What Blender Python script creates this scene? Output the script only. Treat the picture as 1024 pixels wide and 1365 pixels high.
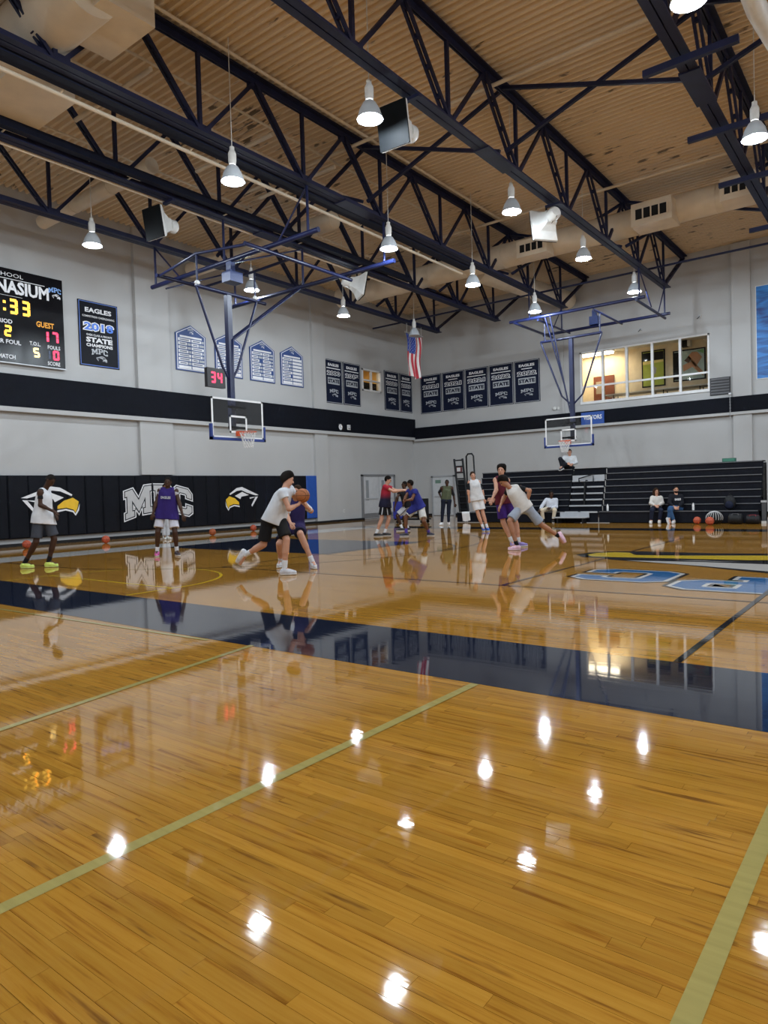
import bpy, bmesh, math, random
import numpy as np
from mathutils import Vector, Matrix

random.seed(7)
scene = bpy.context.scene
for _o in list(bpy.data.objects):
    bpy.data.objects.remove(_o, do_unlink=True)
col = scene.collection

# ------------------------------------------------------------------ camera
cam_data = bpy.data.cameras.new('camera')
cam_data.sensor_fit = 'HORIZONTAL'
cam_data.sensor_width = 36.0
cam_data.lens = 919.8 / 1024 * 36.0
cam_data.clip_end = 200
cam = bpy.data.objects.new('camera', cam_data)
col.objects.link(cam)
_yaw, _pit, _rol = 0.65839, -0.02819, -0.02966
_r = Vector((math.cos(_yaw), math.sin(_yaw), 0))
_f = Vector((-math.sin(_yaw) * math.cos(_pit), math.cos(_yaw) * math.cos(_pit), math.sin(_pit)))
_u = _r.cross(_f)
_r2 = _r * math.cos(_rol) + _u * math.sin(_rol)
_u2 = -_r * math.sin(_rol) + _u * math.cos(_rol)
cam.matrix_world = Matrix(((_r2.x, _u2.x, -_f.x, 0), (_r2.y, _u2.y, -_f.y, 0), (_r2.z, _u2.z, -_f.z, 1.316), (0, 0, 0, 1)))
scene.camera = cam

# ------------------------------------------------------------------ world, exposure
world = bpy.data.worlds.new('world')
scene.world = world
world.use_nodes = True
world.node_tree.nodes['Background'].inputs[0].default_value = (0.6, 0.65, 0.7, 1)
world.node_tree.nodes['Background'].inputs[1].default_value = 0.0
scene.view_settings.view_transform = 'Standard'
scene.view_settings.look = 'None'
scene.view_settings.gamma = 1
scene.view_settings.use_curve_mapping = False
scene.view_settings.exposure = 0.0
LAMP_WATTS = 290
LAMP_COLOR = (0.80, 0.91, 1.0)

# ------------------------------------------------------------------ room dimensions (metres)
XL, XR = -21.8, 19.0
YN, YF = -6.0, 31.0
ZC = 10.9
TRUSS_X = [-18.3, -15.1, -11.9, -7.7, -3.3, 1.0]

# ------------------------------------------------------------------ mesh helpers
ORG = {}


class MB:
    def __init__(s):
        s.v = []
        s.f = []

    def add(s, v, f):
        n = len(s.v)
        s.v += [tuple(p) for p in v]
        s.f += [tuple(i + n for i in q) for q in f]
        return s

    def box(s, x0, x1, y0, y1, z0, z1):
        return s.add([(x0, y0, z0), (x1, y0, z0), (x1, y1, z0), (x0, y1, z0), (x0, y0, z1), (x1, y0, z1), (x1, y1, z1), (x0, y1, z1)],
                     [(0, 3, 2, 1), (4, 5, 6, 7), (0, 1, 5, 4), (1, 2, 6, 5), (2, 3, 7, 6), (3, 0, 4, 7)])

    def bar(s, p, q, w, h, up=(0, 0, 1), off=(0, 0)):
        p, q = Vector(p), Vector(q)
        d = (q - p).normalized()
        up = Vector(up)
        if abs(d.dot(up)) > .99:
            up = Vector((0, 1, 0))
        a = d.cross(up).normalized()
        b = a.cross(d).normalized()
        v = []
        for c in (p, q):
            c = c + a * off[0] + b * off[1]
            for i, j in ((-1, -1), (1, -1), (1, 1), (-1, 1)):
                v.append(c + a * (i * w / 2) + b * (j * h / 2))
        return s.add(v, [(0, 1, 2, 3), (7, 6, 5, 4), (0, 4, 5, 1), (1, 5, 6, 2), (2, 6, 7, 3), (3, 7, 4, 0)])

    def tube(s, pts, r, n=8, closed=False):
        pts = [Vector(p) for p in pts]
        m = len(pts)
        rs = r if isinstance(r, (list, tuple)) else [r] * m
        ref = None
        rings = []
        for i, p in enumerate(pts):
            if closed:
                t = pts[(i + 1) % m] - pts[i - 1]
            else:
                t = pts[min(i + 1, m - 1)] - pts[max(i - 1, 0)]
            t.normalize()
            if ref is None:
                ref = t.orthogonal().normalized()
            ref = (ref - t * ref.dot(t)).normalized()
            b = t.cross(ref)
            rings.append([p + (ref * math.cos(2 * math.pi * k / n) + b * math.sin(2 * math.pi * k / n)) * rs[i] for k in range(n)])
        v = [q for g in rings for q in g]
        f = []
        for i in range(m if closed else m - 1):
            j = (i + 1) % m
            for k in range(n):
                f.append((i * n + k, i * n + (k + 1) % n, j * n + (k + 1) % n, j * n + k))
        if not closed:
            f.append(tuple(range(n - 1, -1, -1)))
            f.append(tuple((m - 1) * n + k for k in range(n)))
        return s.add(v, f)

    def lathe(s, prof, n=20, o=(0, 0, 0), ax=(0, 0, 1), cap=True):
        o = Vector(o)
        ax = Vector(ax).normalized()
        a = ax.orthogonal().normalized()
        b = ax.cross(a)
        v = []
        for r, z in prof:
            for k in range(n):
                t = 2 * math.pi * k / n
                v.append(o + ax * z + (a * math.cos(t) + b * math.sin(t)) * r)
        f = []
        for i in range(len(prof) - 1):
            for k in range(n):
                f.append((i * n + k, i * n + (k + 1) % n, (i + 1) * n + (k + 1) % n, (i + 1) * n + k))
        if cap:
            f.append(tuple(range(n - 1, -1, -1)))
            f.append(tuple((len(prof) - 1) * n + k for k in range(n)))
        return s.add(v, f)

    def prism(s, pts, vec):
        pts = [Vector(p) for p in pts]
        n = len(pts)
        vec = Vector(vec)
        f = [tuple(range(n)), tuple(range(2 * n - 1, n - 1, -1))]
        f += [(i, i + n, (i + 1) % n + n, (i + 1) % n) for i in range(n)]
        return s.add(pts + [p + vec for p in pts], f)

    def sphere(s, c, r, nu=14, nv=9, sc=(1, 1, 1)):
        c = Vector(c)
        v = [c + Vector((0, 0, -r * sc[2]))]
        for i in range(1, nv):
            t = math.pi * i / nv
            for k in range(nu):
                p = 2 * math.pi * k / nu
                v.append(c + Vector((math.sin(t) * math.cos(p) * r * sc[0], math.sin(t) * math.sin(p) * r * sc[1], -math.cos(t) * r * sc[2])))
        v.append(c + Vector((0, 0, r * sc[2])))
        f = [(0, 1 + (k + 1) % nu, 1 + k) for k in range(nu)]
        for i in range(nv - 2):
            for k in range(nu):
                a = 1 + i * nu + k
                b = 1 + i * nu + (k + 1) % nu
                f.append((a, b, b + nu, a + nu))
        e = len(v) - 1
        f += [(e, 1 + (nv - 2) * nu + k, 1 + (nv - 2) * nu + (k + 1) % nu) for k in range(nu)]
        return s.add(v, f)

    def build(s, name, mat, parent=None, smooth=False, kind=None):
        o = Vector((0, 0, 0))
        if parent is not None:
            o = ORG.get(parent.name, o)
        me = bpy.data.meshes.new(name)
        me.from_pydata([(p[0] - o[0], p[1] - o[1], p[2] - o[2]) for p in s.v], [], s.f)
        me.update()
        bm = bmesh.new()
        bm.from_mesh(me)
        bmesh.ops.recalc_face_normals(bm, faces=bm.faces)
        bm.to_mesh(me)
        bm.free()
        if smooth:
            for p in me.polygons:
                p.use_smooth = True
            if smooth != 'full':
                try:
                    me.set_sharp_from_angle(angle=math.radians(50))
                except Exception:
                    pass
        if mat is not None:
            me.materials.append(mat)
        ob = bpy.data.objects.new(name, me)
        col.objects.link(ob)
        if parent is not None:
            ob.parent = parent
        ORG[ob.name] = o.copy()
        if kind:
            ob['kind'] = kind
        return ob


def tag(o, label, cat, group=None, kind=None):
    if label:
        o['label'] = label
    if cat:
        o['category'] = cat
    if group:
        o['group'] = group
    if kind:
        o['kind'] = kind
    return o


def thing(name, label, cat, loc=(0, 0, 0), group=None):
    o = bpy.data.objects.new(name, None)
    o.empty_display_size = .1
    col.objects.link(o)
    o.location = loc
    ORG[o.name] = Vector(loc)
    return tag(o, label, cat, group)


def lift(ob):
    """give a single-mesh thing its origin at the centre of its base"""
    me = ob.data
    n = len(me.vertices)
    co = np.empty(n * 3, 'f')
    me.vertices.foreach_get('co', co)
    co = co.reshape(-1, 3)
    c = Vector(((co[:, 0].min() + co[:, 0].max()) / 2, (co[:, 1].min() + co[:, 1].max()) / 2, co[:, 2].min()))
    me.transform(Matrix.Translation(-c))
    ob.location = ob.location + c
    ORG[ob.name] = Vector(ob.location)
    return ob


def dup(root, loc, label=None, group=None, rotz=None):
    r = root.copy()
    col.objects.link(r)
    r.location = loc
    if rotz is not None:
        r.rotation_euler[2] = rotz
    if label:
        r['label'] = label
    if group:
        r['group'] = group

    def rec(src, dst):
        for ch in list(src.children):
            c = ch.copy()
            col.objects.link(c)
            c.parent = dst
            rec(ch, c)
    rec(root, r)
    return r


# ------------------------------------------------------------------ materials
MATS = {}


def M(name, c, rough=.55, metal=0.0, var=.06, scale=6.0, bump=0.0, emit=0.0, coat=0.0, spec=.5, stretch=(1, 1, 1), trans=0.0, alpha=1.0):
    if name in MATS:
        return MATS[name]
    m = bpy.data.materials.new(name)
    m.use_nodes = True
    nt = m.node_tree
    N, L = nt.nodes, nt.links
    b = N['Principled BSDF']
    b.inputs['Roughness'].default_value = rough
    b.inputs['Metallic'].default_value = metal
    b.inputs['Specular IOR Level'].default_value = spec
    b.inputs['Coat Weight'].default_value = coat
    b.inputs['Transmission Weight'].default_value = trans
    b.inputs['Alpha'].default_value = alpha
    tc = N.new('ShaderNodeTexCoord')
    mp = N.new('ShaderNodeMapping')
    mp.inputs['Scale'].default_value = stretch
    L.new(tc.outputs['Object'], mp.inputs['Vector'])
    nz = N.new('ShaderNodeTexNoise')
    nz.inputs['Scale'].default_value = scale
    nz.inputs['Detail'].default_value = 4
    L.new(mp.outputs[0], nz.inputs['Vector'])
    mr = N.new('ShaderNodeMapRange')
    mr.inputs[1].default_value = .3
    mr.inputs[2].default_value = .7
    mr.inputs[3].default_value = 1 - var
    mr.inputs[4].default_value = 1 + var
    L.new(nz.outputs[0], mr.inputs[0])
    mx = N.new('ShaderNodeVectorMath')
    mx.operation = 'SCALE'
    mx.inputs[0].default_value = c
    L.new(mr.outputs[0], mx.inputs['Scale'])
    L.new(mx.outputs[0], b.inputs['Base Color'])
    if bump:
        bp = N.new('ShaderNodeBump')
        bp.inputs['Strength'].default_value = bump
        bp.inputs['Distance'].default_value = .01
        L.new(nz.outputs[0], bp.inputs['Height'])
        L.new(bp.outputs[0], b.inputs['Normal'])
    if emit:
        b.inputs['Emission Color'].default_value = (*c, 1)
        b.inputs['Emission Strength'].default_value = emit
    MATS[name] = m
    return m


def node_math(nt, op, a, b=None, c=None):
    n = nt.nodes.new('ShaderNodeMath')
    n.operation = op
    for i, x in enumerate((a, b, c)):
        if x is None:
            continue
        if isinstance(x, (int, float)):
            n.inputs[i].default_value = x
        else:
            nt.links.new(x, n.inputs[i])
    return n.outputs[0]


PLANK_W, PLANK_L = .0572, .86


def floor_gloss(nt, b, pos):
    """polyurethane finish: sharp coat reflections with the slight cupping of the strips"""
    N, L = nt.nodes, nt.links
    mp = N.new('ShaderNodeMapping')
    mp.inputs['Scale'].default_value = (1.3, 15, 1)
    L.new(pos, mp.inputs['Vector'])
    nz = N.new('ShaderNodeTexNoise')
    nz.inputs['Scale'].default_value = 1.0
    nz.inputs['Detail'].default_value = 3
    L.new(mp.outputs[0], nz.inputs['Vector'])
    bp = N.new('ShaderNodeBump')
    bp.inputs['Strength'].default_value = .5
    bp.inputs['Distance'].default_value = .0006
    L.new(nz.outputs[0], bp.inputs['Height'])
    L.new(bp.outputs[0], b.inputs['Normal'])
    n2 = N.new('ShaderNodeTexNoise')
    n2.inputs['Scale'].default_value = .7
    n2.inputs['Detail'].default_value = 5
    L.new(pos, n2.inputs['Vector'])
    mr = N.new('ShaderNodeMapRange')
    mr.inputs[1].default_value = .35
    mr.inputs[2].default_value = .7
    mr.inputs[3].default_value = .022
    mr.inputs[4].default_value = .06
    L.new(n2.outputs[0], mr.inputs[0])
    L.new(mr.outputs[0], b.inputs['Roughness'])
    b.inputs['IOR'].default_value = 1.5


def wood_material(name, per_object):
    m = bpy.data.materials.new(name)
    m.use_nodes = True
    nt = m.node_tree
    N, L = nt.nodes, nt.links
    b = N['Principled BSDF']
    geo = N.new('ShaderNodeNewGeometry')
    pos = geo.outputs['Position']
    sx = N.new('ShaderNodeSeparateXYZ')
    L.new(pos, sx.inputs[0])
    gap = None
    if per_object:
        oi = N.new('ShaderNodeObjectInfo')
        rnd = oi.outputs['Random']
    else:
        yr = node_math(nt, 'DIVIDE', sx.outputs[1], PLANK_W)
        row = node_math(nt, 'FLOOR', yr)
        w1 = N.new('ShaderNodeTexWhiteNoise')
        w1.noise_dimensions = '1D'
        L.new(row, w1.inputs['W'])
        xs = node_math(nt, 'ADD', node_math(nt, 'DIVIDE', sx.outputs[0], PLANK_L), node_math(nt, 'MULTIPLY', w1.outputs['Value'], 9.0))
        cl = node_math(nt, 'FLOOR', xs)
        cb = N.new('ShaderNodeCombineXYZ')
        L.new(row, cb.inputs[0])
        L.new(cl, cb.inputs[1])
        w2 = N.new('ShaderNodeTexWhiteNoise')
        w2.noise_dimensions = '2D'
        L.new(cb.outputs[0], w2.inputs['Vector'])
        rnd = w2.outputs['Value']
        fy = node_math(nt, 'FRACT', yr)
        fx = node_math(nt, 'FRACT', xs)
        g1 = node_math(nt, 'LESS_THAN', fy, .03)
        g2 = node_math(nt, 'LESS_THAN', fx, .003)
        gap = node_math(nt, 'MAXIMUM', g1, g2)
    # grain: stretched along the strip, shifted per strip
    cmb = N.new('ShaderNodeCombineXYZ')
    L.new(node_math(nt, 'MULTIPLY', sx.outputs[0], 1.1), cmb.inputs[0])
    L.new(node_math(nt, 'MULTIPLY', sx.outputs[1], 26), cmb.inputs[1])
    L.new(node_math(nt, 'MULTIPLY', rnd, 37), cmb.inputs[2])
    gr = N.new('ShaderNodeTexNoise')
    gr.inputs['Scale'].default_value = 1.6
    gr.inputs['Detail'].default_value = 6
    gr.inputs['Roughness'].default_value = .6
    gr.inputs['Distortion'].default_value = .4
    L.new(cmb.outputs[0], gr.inputs['Vector'])
    r1 = N.new('ShaderNodeValToRGB')
    r1.color_ramp.elements[0].position = .30
    r1.color_ramp.elements[0].color = (.245, .090, .010, 1)
    r1.color_ramp.elements[1].position = .62
    r1.color_ramp.elements[1].color = (.445, .222, .031, 1)
    e = r1.color_ramp.elements.new(.44)
    e.color = (.40, .186, .023, 1)
    L.new(gr.outputs[0], r1.inputs[0])
    val = N.new('ShaderNodeMapRange')
    val.inputs[3].default_value = .84
    val.inputs[4].default_value = 1.08
    L.new(rnd, val.inputs[0])
    sc = N.new('ShaderNodeVectorMath')
    sc.operation = 'SCALE'
    L.new(r1.outputs[0], sc.inputs[0])
    L.new(val.outputs[0], sc.inputs['Scale'])
    # dark mineral streaks
    cm2 = N.new('ShaderNodeCombineXYZ')
    L.new(node_math(nt, 'MULTIPLY', sx.outputs[0], 2.0), cm2.inputs[0])
    L.new(node_math(nt, 'MULTIPLY', sx.outputs[1], 22), cm2.inputs[1])
    L.new(node_math(nt, 'MULTIPLY', rnd, 11), cm2.inputs[2])
    st = N.new('ShaderNodeTexNoise')
    st.inputs['Scale'].default_value = 1.2
    st.inputs['Detail'].default_value = 3
    L.new(cm2.outputs[0], st.inputs['Vector'])
    sm = N.new('ShaderNodeMapRange')
    sm.inputs[1].default_value = .63
    sm.inputs[2].default_value = .74
    L.new(st.outputs[0], sm.inputs[0])
    mix = N.new('ShaderNodeMix')
    mix.data_type = 'RGBA'
    L.new(node_math(nt, 'MULTIPLY', sm.outputs[0], .75), mix.inputs['Factor'])
    L.new(sc.outputs[0], mix.inputs['A'])
    mix.inputs['B'].default_value = (.10, .032, .008, 1)
    out = mix.outputs['Result']
    # knots and small dark flecks
    kn = N.new('ShaderNodeTexNoise')
    kn.inputs['Scale'].default_value = 9
    kn.inputs['Detail'].default_value = 2
    km = N.new('ShaderNodeMapping')
    km.inputs['Scale'].default_value = (.6, 1.6, 1)
    L.new(pos, km.inputs['Vector'])
    L.new(km.outputs[0], kn.inputs['Vector'])
    kr = N.new('ShaderNodeMapRange')
    kr.inputs[1].default_value = .74
    kr.inputs[2].default_value = .80
    L.new(kn.outputs[0], kr.inputs[0])
    kx = N.new('ShaderNodeMix')
    kx.data_type = 'RGBA'
    L.new(node_math(nt, 'MULTIPLY', kr.outputs[0], .8), kx.inputs['Factor'])
    L.new(out, kx.inputs['A'])
    kx.inputs['B'].default_value = (.07, .022, .006, 1)
    out = kx.outputs['Result']
    if gap is not None:
        mg = N.new('ShaderNodeMix')
        mg.data_type = 'RGBA'
        L.new(node_math(nt, 'MULTIPLY', gap, .6), mg.inputs['Factor'])
        L.new(out, mg.inputs['A'])
        mg.inputs['B'].default_value = (.08, .03, .008, 1)
        out = mg.outputs['Result']
    L.new(out, b.inputs['Base Color'])
    floor_gloss(nt, b, pos)
    return m


def floor_paint(name, c):
    if name in MATS:
        return MATS[name]
    m = bpy.data.materials.new(name)
    m.use_nodes = True
    nt = m.node_tree
    N, L = nt.nodes, nt.links
    b = N['Principled BSDF']
    geo = N.new('ShaderNodeNewGeometry')
    mp = N.new('ShaderNodeMapping')
    mp.inputs['Scale'].default_value = (2, 30, 1)
    L.new(geo.outputs['Position'], mp.inputs['Vector'])
    nz = N.new('ShaderNodeTexNoise')
    nz.inputs['Scale'].default_value = 1
    L.new(mp.outputs[0], nz.inputs['Vector'])
    mr = N.new('ShaderNodeMapRange')
    mr.inputs[3].default_value = .8
    mr.inputs[4].default_value = 1.2
    L.new(nz.outputs[0], mr.inputs[0])
    s = N.new('ShaderNodeVectorMath')
    s.operation = 'SCALE'
    s.inputs[0].default_value = c
    L.new(mr.outputs[0], s.inputs['Scale'])
    L.new(s.outputs[0], b.inputs['Base Color'])
    floor_gloss(nt, b, geo.outputs['Position'])
    MATS[name] = m
    return m


def deck_material():
    m = bpy.data.materials.new('painted_deck')
    m.use_nodes = True
    nt = m.node_tree
    N, L = nt.nodes, nt.links
    b = N['Principled BSDF']
    b.inputs['Roughness'].default_value = .6
    geo = N.new('ShaderNodeNewGeometry')
    mp = N.new('ShaderNodeMapping')
    mp.inputs['Scale'].default_value = (1.5, 17, 1)
    L.new(geo.outputs['Position'], mp.inputs['Vector'])
    nz = N.new('ShaderNodeTexNoise')
    nz.inputs['Scale'].default_value = 1
    nz.inputs['Detail'].default_value = 5
    L.new(mp.outputs[0], nz.inputs['Vector'])
    big = N.new('ShaderNodeTexNoise')
    big.inputs['Scale'].default_value = .25
    L.new(geo.outputs['Position'], big.inputs['Vector'])
    s = node_math(nt, 'ADD', nz.outputs[0], node_math(nt, 'MULTIPLY', node_math(nt, 'SUBTRACT', big.outputs[0], .5), .45))
    mr = N.new('ShaderNodeMapRange')
    mr.inputs[1].default_value = .655
    mr.inputs[2].default_value = .71
    L.new(s, mr.inputs[0])
    mix = N.new('ShaderNodeMix')
    mix.data_type = 'RGBA'
    L.new(node_math(nt, 'MULTIPLY', mr.outputs[0], .8), mix.inputs['Factor'])
    mix.inputs['A'].default_value = (.80, .66, .49, 1)
    mix.inputs['B'].default_value = (.06, .05, .045, 1)
    L.new(mix.outputs['Result'], b.inputs['Base Color'])
    return m


def wall_material(name, c):
    m = bpy.data.materials.new(name)
    m.use_nodes = True
    nt = m.node_tree
    N, L = nt.nodes, nt.links
    b = N['Principled BSDF']
    b.inputs['Roughness'].default_value = .7
    geo = N.new('ShaderNodeNewGeometry')
    nz = N.new('ShaderNodeTexNoise')
    nz.inputs['Scale'].default_value = .8
    nz.inputs['Detail'].default_value = 5
    L.new(geo.outputs['Position'], nz.inputs['Vector'])
    mr = N.new('ShaderNodeMapRange')
    mr.inputs[3].default_value = .94
    mr.inputs[4].default_value = 1.05
    L.new(nz.outputs[0], mr.inputs[0])
    s = N.new('ShaderNodeVectorMath')
    s.operation = 'SCALE'
    s.inputs[0].default_value = c
    L.new(mr.outputs[0], s.inputs['Scale'])
    L.new(s.outputs[0], b.inputs['Base Color'])
    sx = N.new('ShaderNodeSeparateXYZ')
    L.new(geo.outputs['Position'], sx.inputs[0])
    fz = node_math(nt, 'FRACT', node_math(nt, 'DIVIDE', sx.outputs[2], .61))
    bp = N.new('ShaderNodeBump')
    bp.inputs['Strength'].default_value = .25
    bp.inputs['Distance'].default_value = .004
    n3 = N.new('ShaderNodeTexNoise')
    n3.inputs['Scale'].default_value = 40
    L.new(geo.outputs['Position'], n3.inputs['Vector'])
    hh = node_math(nt, 'ADD', node_math(nt, 'MULTIPLY', n3.outputs[0], .5), node_math(nt, 'GREATER_THAN', fz, .02))
    L.new(hh, bp.inputs['Height'])
    L.new(bp.outputs[0], b.inputs['Normal'])
    return m


WOOD = wood_material('maple_floor', False)
WOOD_PLANK = wood_material('maple_strip', True)
DECK = deck_material()
WALL = wall_material('painted_wall', (.48, .478, .475))
STEEL = M('navy_steel', (.010, .013, .045), rough=.55, spec=.3, var=.2, scale=3)
STEEL2 = M('blue_steel', (.007, .012, .055), rough=.35, var=.15, scale=4)
BLACK = M('black_paint', (.009, .010, .012), rough=.55, spec=.25, var=.15)
PADBLACK = M('black_vinyl', (.0045, .0055, .009), rough=.55, spec=.12, var=.15, scale=3)
PADBLUE = M('blue_vinyl', (.012, .075, .36), rough=.45)
WHITE = M('white_paint', (.78, .78, .78), rough=.5)
OFFWHITE = M('white_metal', (.70, .70, .68), rough=.4)
BEIGE = M('beige_duct_paint', (.74, .64, .50), rough=.5, var=.08, scale=2)
GREYMET = M('grey_aluminium', (.50, .51, .53), rough=.38, metal=.3)
NAVY = M('navy_vinyl', (.008, .012, .032), rough=.7, spec=.2, var=.15)
STRIPE = M('stripe_paint', (.004, .005, .009), rough=.7, spec=.12, var=.15)
BLUEP = M('royal_blue_print', (.02, .09, .42), rough=.5)
WHITEP = M('white_print', (.82, .82, .84), rough=.5)
GREYP = M('pale_grey_print', (.45, .47, .50), rough=.5)
YELLOWP = M('yellow_print', (.85, .52, .02), rough=.5)
GLASS = M('clear_glass', (.95, .97, .97), rough=.02, var=0, trans=1.0)
GLASS.node_tree.nodes['Principled BSDF'].inputs['IOR'].default_value = 1.12


# ------------------------------------------------------------------ flat print helpers
def fill_curves(polys, offset=0.0):
    cu = bpy.data.curves.new('tmp', 'CURVE')
    cu.dimensions = '2D'
    cu.fill_mode = 'BOTH'
    cu.offset = offset
    for p in polys:
        sp = cu.splines.new('POLY')
        sp.points.add(len(p) - 1)
        for i, q in enumerate(p):
            sp.points[i].co = (q[0], q[1], 0, 1)
        sp.use_cyclic_u = True
    return mesh_of(cu)


def mesh_of(cu):
    ob = bpy.data.objects.new('tmp', cu)
    col.objects.link(ob)
    dg = bpy.context.evaluated_depsgraph_get()
    me = bpy.data.meshes.new_from_object(ob.evaluated_get(dg))
    v = [(q.co.x, q.co.y) for q in me.vertices]
    f = [tuple(p.vertices) for p in me.polygons]
    bpy.data.objects.remove(ob, do_unlink=True)
    bpy.data.curves.remove(cu)
    bpy.data.meshes.remove(me)
    return v, f


TXT = {}


def text2d(s, w=None, h=None, bold=.012):
    """filled lettering centred on the origin, fitted to w x h"""
    k = (s, bold)
    if k not in TXT:
        cu = bpy.data.curves.new('tmp', 'FONT')
        cu.body = s
        cu.size = 1
        cu.offset = bold
        cu.resolution_u = 2
        cu.fill_mode = 'FRONT'
        TXT[k] = mesh_of(cu)
    v, f = TXT[k]
    xs = [p[0] for p in v]
    ys = [p[1] for p in v]
    cx, cy = (min(xs) + max(xs)) / 2, (min(ys) + max(ys)) / 2
    bw, bh = max(xs) - min(xs), max(ys) - min(ys)
    sy = h / bh
    sx = w / bw if w else sy
    return [((x - cx) * sx, (y - cy) * sy) for x, y in v], f


def put2d(mb, vf, o, right, up, warp=None):
    v, f = vf
    o, right, up = Vector(o), Vector(right), Vector(up)
    pts = []
    for x, y in v:
        if warp:
            x, y = warp(x, y)
        pts.append(o + right * x + up * y)
    return mb.add(pts, f)


LM = [[(0, 0), (.36, 0), (.36, .2), (.28, .2), (.28, .58), (.55, .1), (.82, .58), (.82, .2), (.74, .2), (.74, 0), (1.1, 0), (1.1, .2), (1.02, .2), (1.02, .8), (1.1, .8), (1.1, 1), (.8, 1), (.55, .55), (.3, 1), (0, 1), (0, .8), (.08, .8), (.08, .2), (0, .2)]]
LP = [[(0, 0), (.4, 0), (.4, .2), (.3, .2), (.3, .36), (.65, .36), (.8, .5), (.8, .86), (.65, 1), (0, 1), (0, .8), (.08, .8), (.08, .2), (0, .2)], [(.3, .54), (.3, .82), (.55, .82), (.58, .78), (.58, .58), (.55, .54)]]
LC = [[(.15, 0), (.65, 0), (.8, .14), (.8, .36), (.58, .36), (.58, .24), (.52, .2), (.28, .2), (.22, .26), (.22, .74), (.28, .8), (.52, .8), (.58, .76), (.58, .66), (.8, .66), (.8, .86), (.65, 1), (.15, 1), (0, .86), (0, .14)]]


def shift(polys, dx, dy=0.0, s=1.0):
    return [[((x + dx) * s, (y + dy) * s) for x, y in p] for p in polys]


MPC_POLYS = shift(LM, 0) + shift(LP, 1.18) + shift(LC, 2.06)
MPC_W = 2.86
EAGLE_WHITE = [[(0, .615), (.28, .81), (.5, .96), (.66, .92), (.875, .69), (.86, .64), (.66, .80), (.52, .83), (.36, .72), (.10, .60)],
               [(.30, .62), (.50, .76), (.72, .60), (.56, .46), (.53, .56)],
               [(.02, .55), (.21, .13), (.235, .20), (.10, .53), (.27, .46), (.28, .52)],
               [(.585, .13), (.74, .185), (.87, .12), (.92, 0), (.985, .18), (1.0, .40), (.965, .22), (.915, .07), (.885, .165), (.75, .235), (.60, .20)]]
EAGLE_BEAK = [[(.60, .24), (.605, .34), (.72, .50), (.88, .59), (.985, .46), (.955, .24), (.915, .10), (.885, .20), (.76, .27)]]


def eagle(o, right, up, nrm, w, h, parent, flip=False):
    right, up, nrm = Vector(right), Vector(up), Vector(nrm)
    sx = -w if flip else w
    v, f = fill_curves(EAGLE_WHITE)
    a = put2d(MB(), ([((x - .5) * sx, (y - .5) * h) for x, y in v], f), Vector(o) + nrm * .002, right, up).build('eagle_head', WHITEP, parent)
    v, f = fill_curves(EAGLE_BEAK)
    put2d(MB(), ([((x - .5) * sx, (y - .5) * h) for x, y in v], f), Vector(o) + nrm * .002, right, up).build('beak', YELLOWP, parent)
    return a


def crest(o, right, up, nrm, w, h, parent, mat_l=None, mat_e=None):
    """small MPC lettering over an eagle head"""
    o, nrm = Vector(o), Vector(nrm)
    v, f = fill_curves(MPC_POLYS)
    s = w / MPC_W
    put2d(MB(), ([((x - MPC_W / 2) * s, (y * .45) * h) for x, y in v], f), o + nrm * .003, right, up,
          warp=lambda x, y: (x, y + .12 * h * (1 - (2 * x / w) ** 2))).build('emblem_letters', mat_l or WHITEP, parent)
    v, f = fill_curves(EAGLE_WHITE + EAGLE_BEAK)
    put2d(MB(), ([((x - .5) * w * .7 + .1 * w, (y - 1.0) * h * .5) for x, y in v], f), o + nrm * .003, right, up).build('emblem_eagle', mat_e or WHITEP, parent)


SEG = {'0': 'abcdef', '1': 'bc', '2': 'abged', '3': 'abgcd', '4': 'fgbc', '5': 'afgcd', '6': 'afgecd', '7': 'abc', '8': 'abcdefg', '9': 'abcdfg'}


def seg_digit(mb, ch, o, right, up, w, h, t):
    o, right, up = Vector(o), Vector(right), Vector(up)
    g = t * .12
    R = {'a': (g + t * .3, w - g - t * .3, h - t, h), 'g': (g + t * .3, w - g - t * .3, h / 2 - t / 2, h / 2 + t / 2), 'd': (g + t * .3, w - g - t * .3, 0, t),
         'f': (0, t, h / 2 + g, h - t * .4), 'b': (w - t, w, h / 2 + g, h - t * .4), 'e': (0, t, t * .4, h / 2 - g), 'c': (w - t, w, t * .4, h / 2 - g)}
    for s in SEG[ch]:
        x0, x1, y0, y1 = R[s]
        pts = [(x0, y0), (x1, y0), (x1, y1), (x0, y1)]
        mb.add([o + right * (x - w / 2) + up * (y - h / 2) for x, y in pts], [(0, 1, 2, 3)])


# ================================================================== SETTING: floor
floor = MB().box(XL, XR, YN, YF, -.15, 0).build('floor', WOOD, kind='structure')

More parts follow.
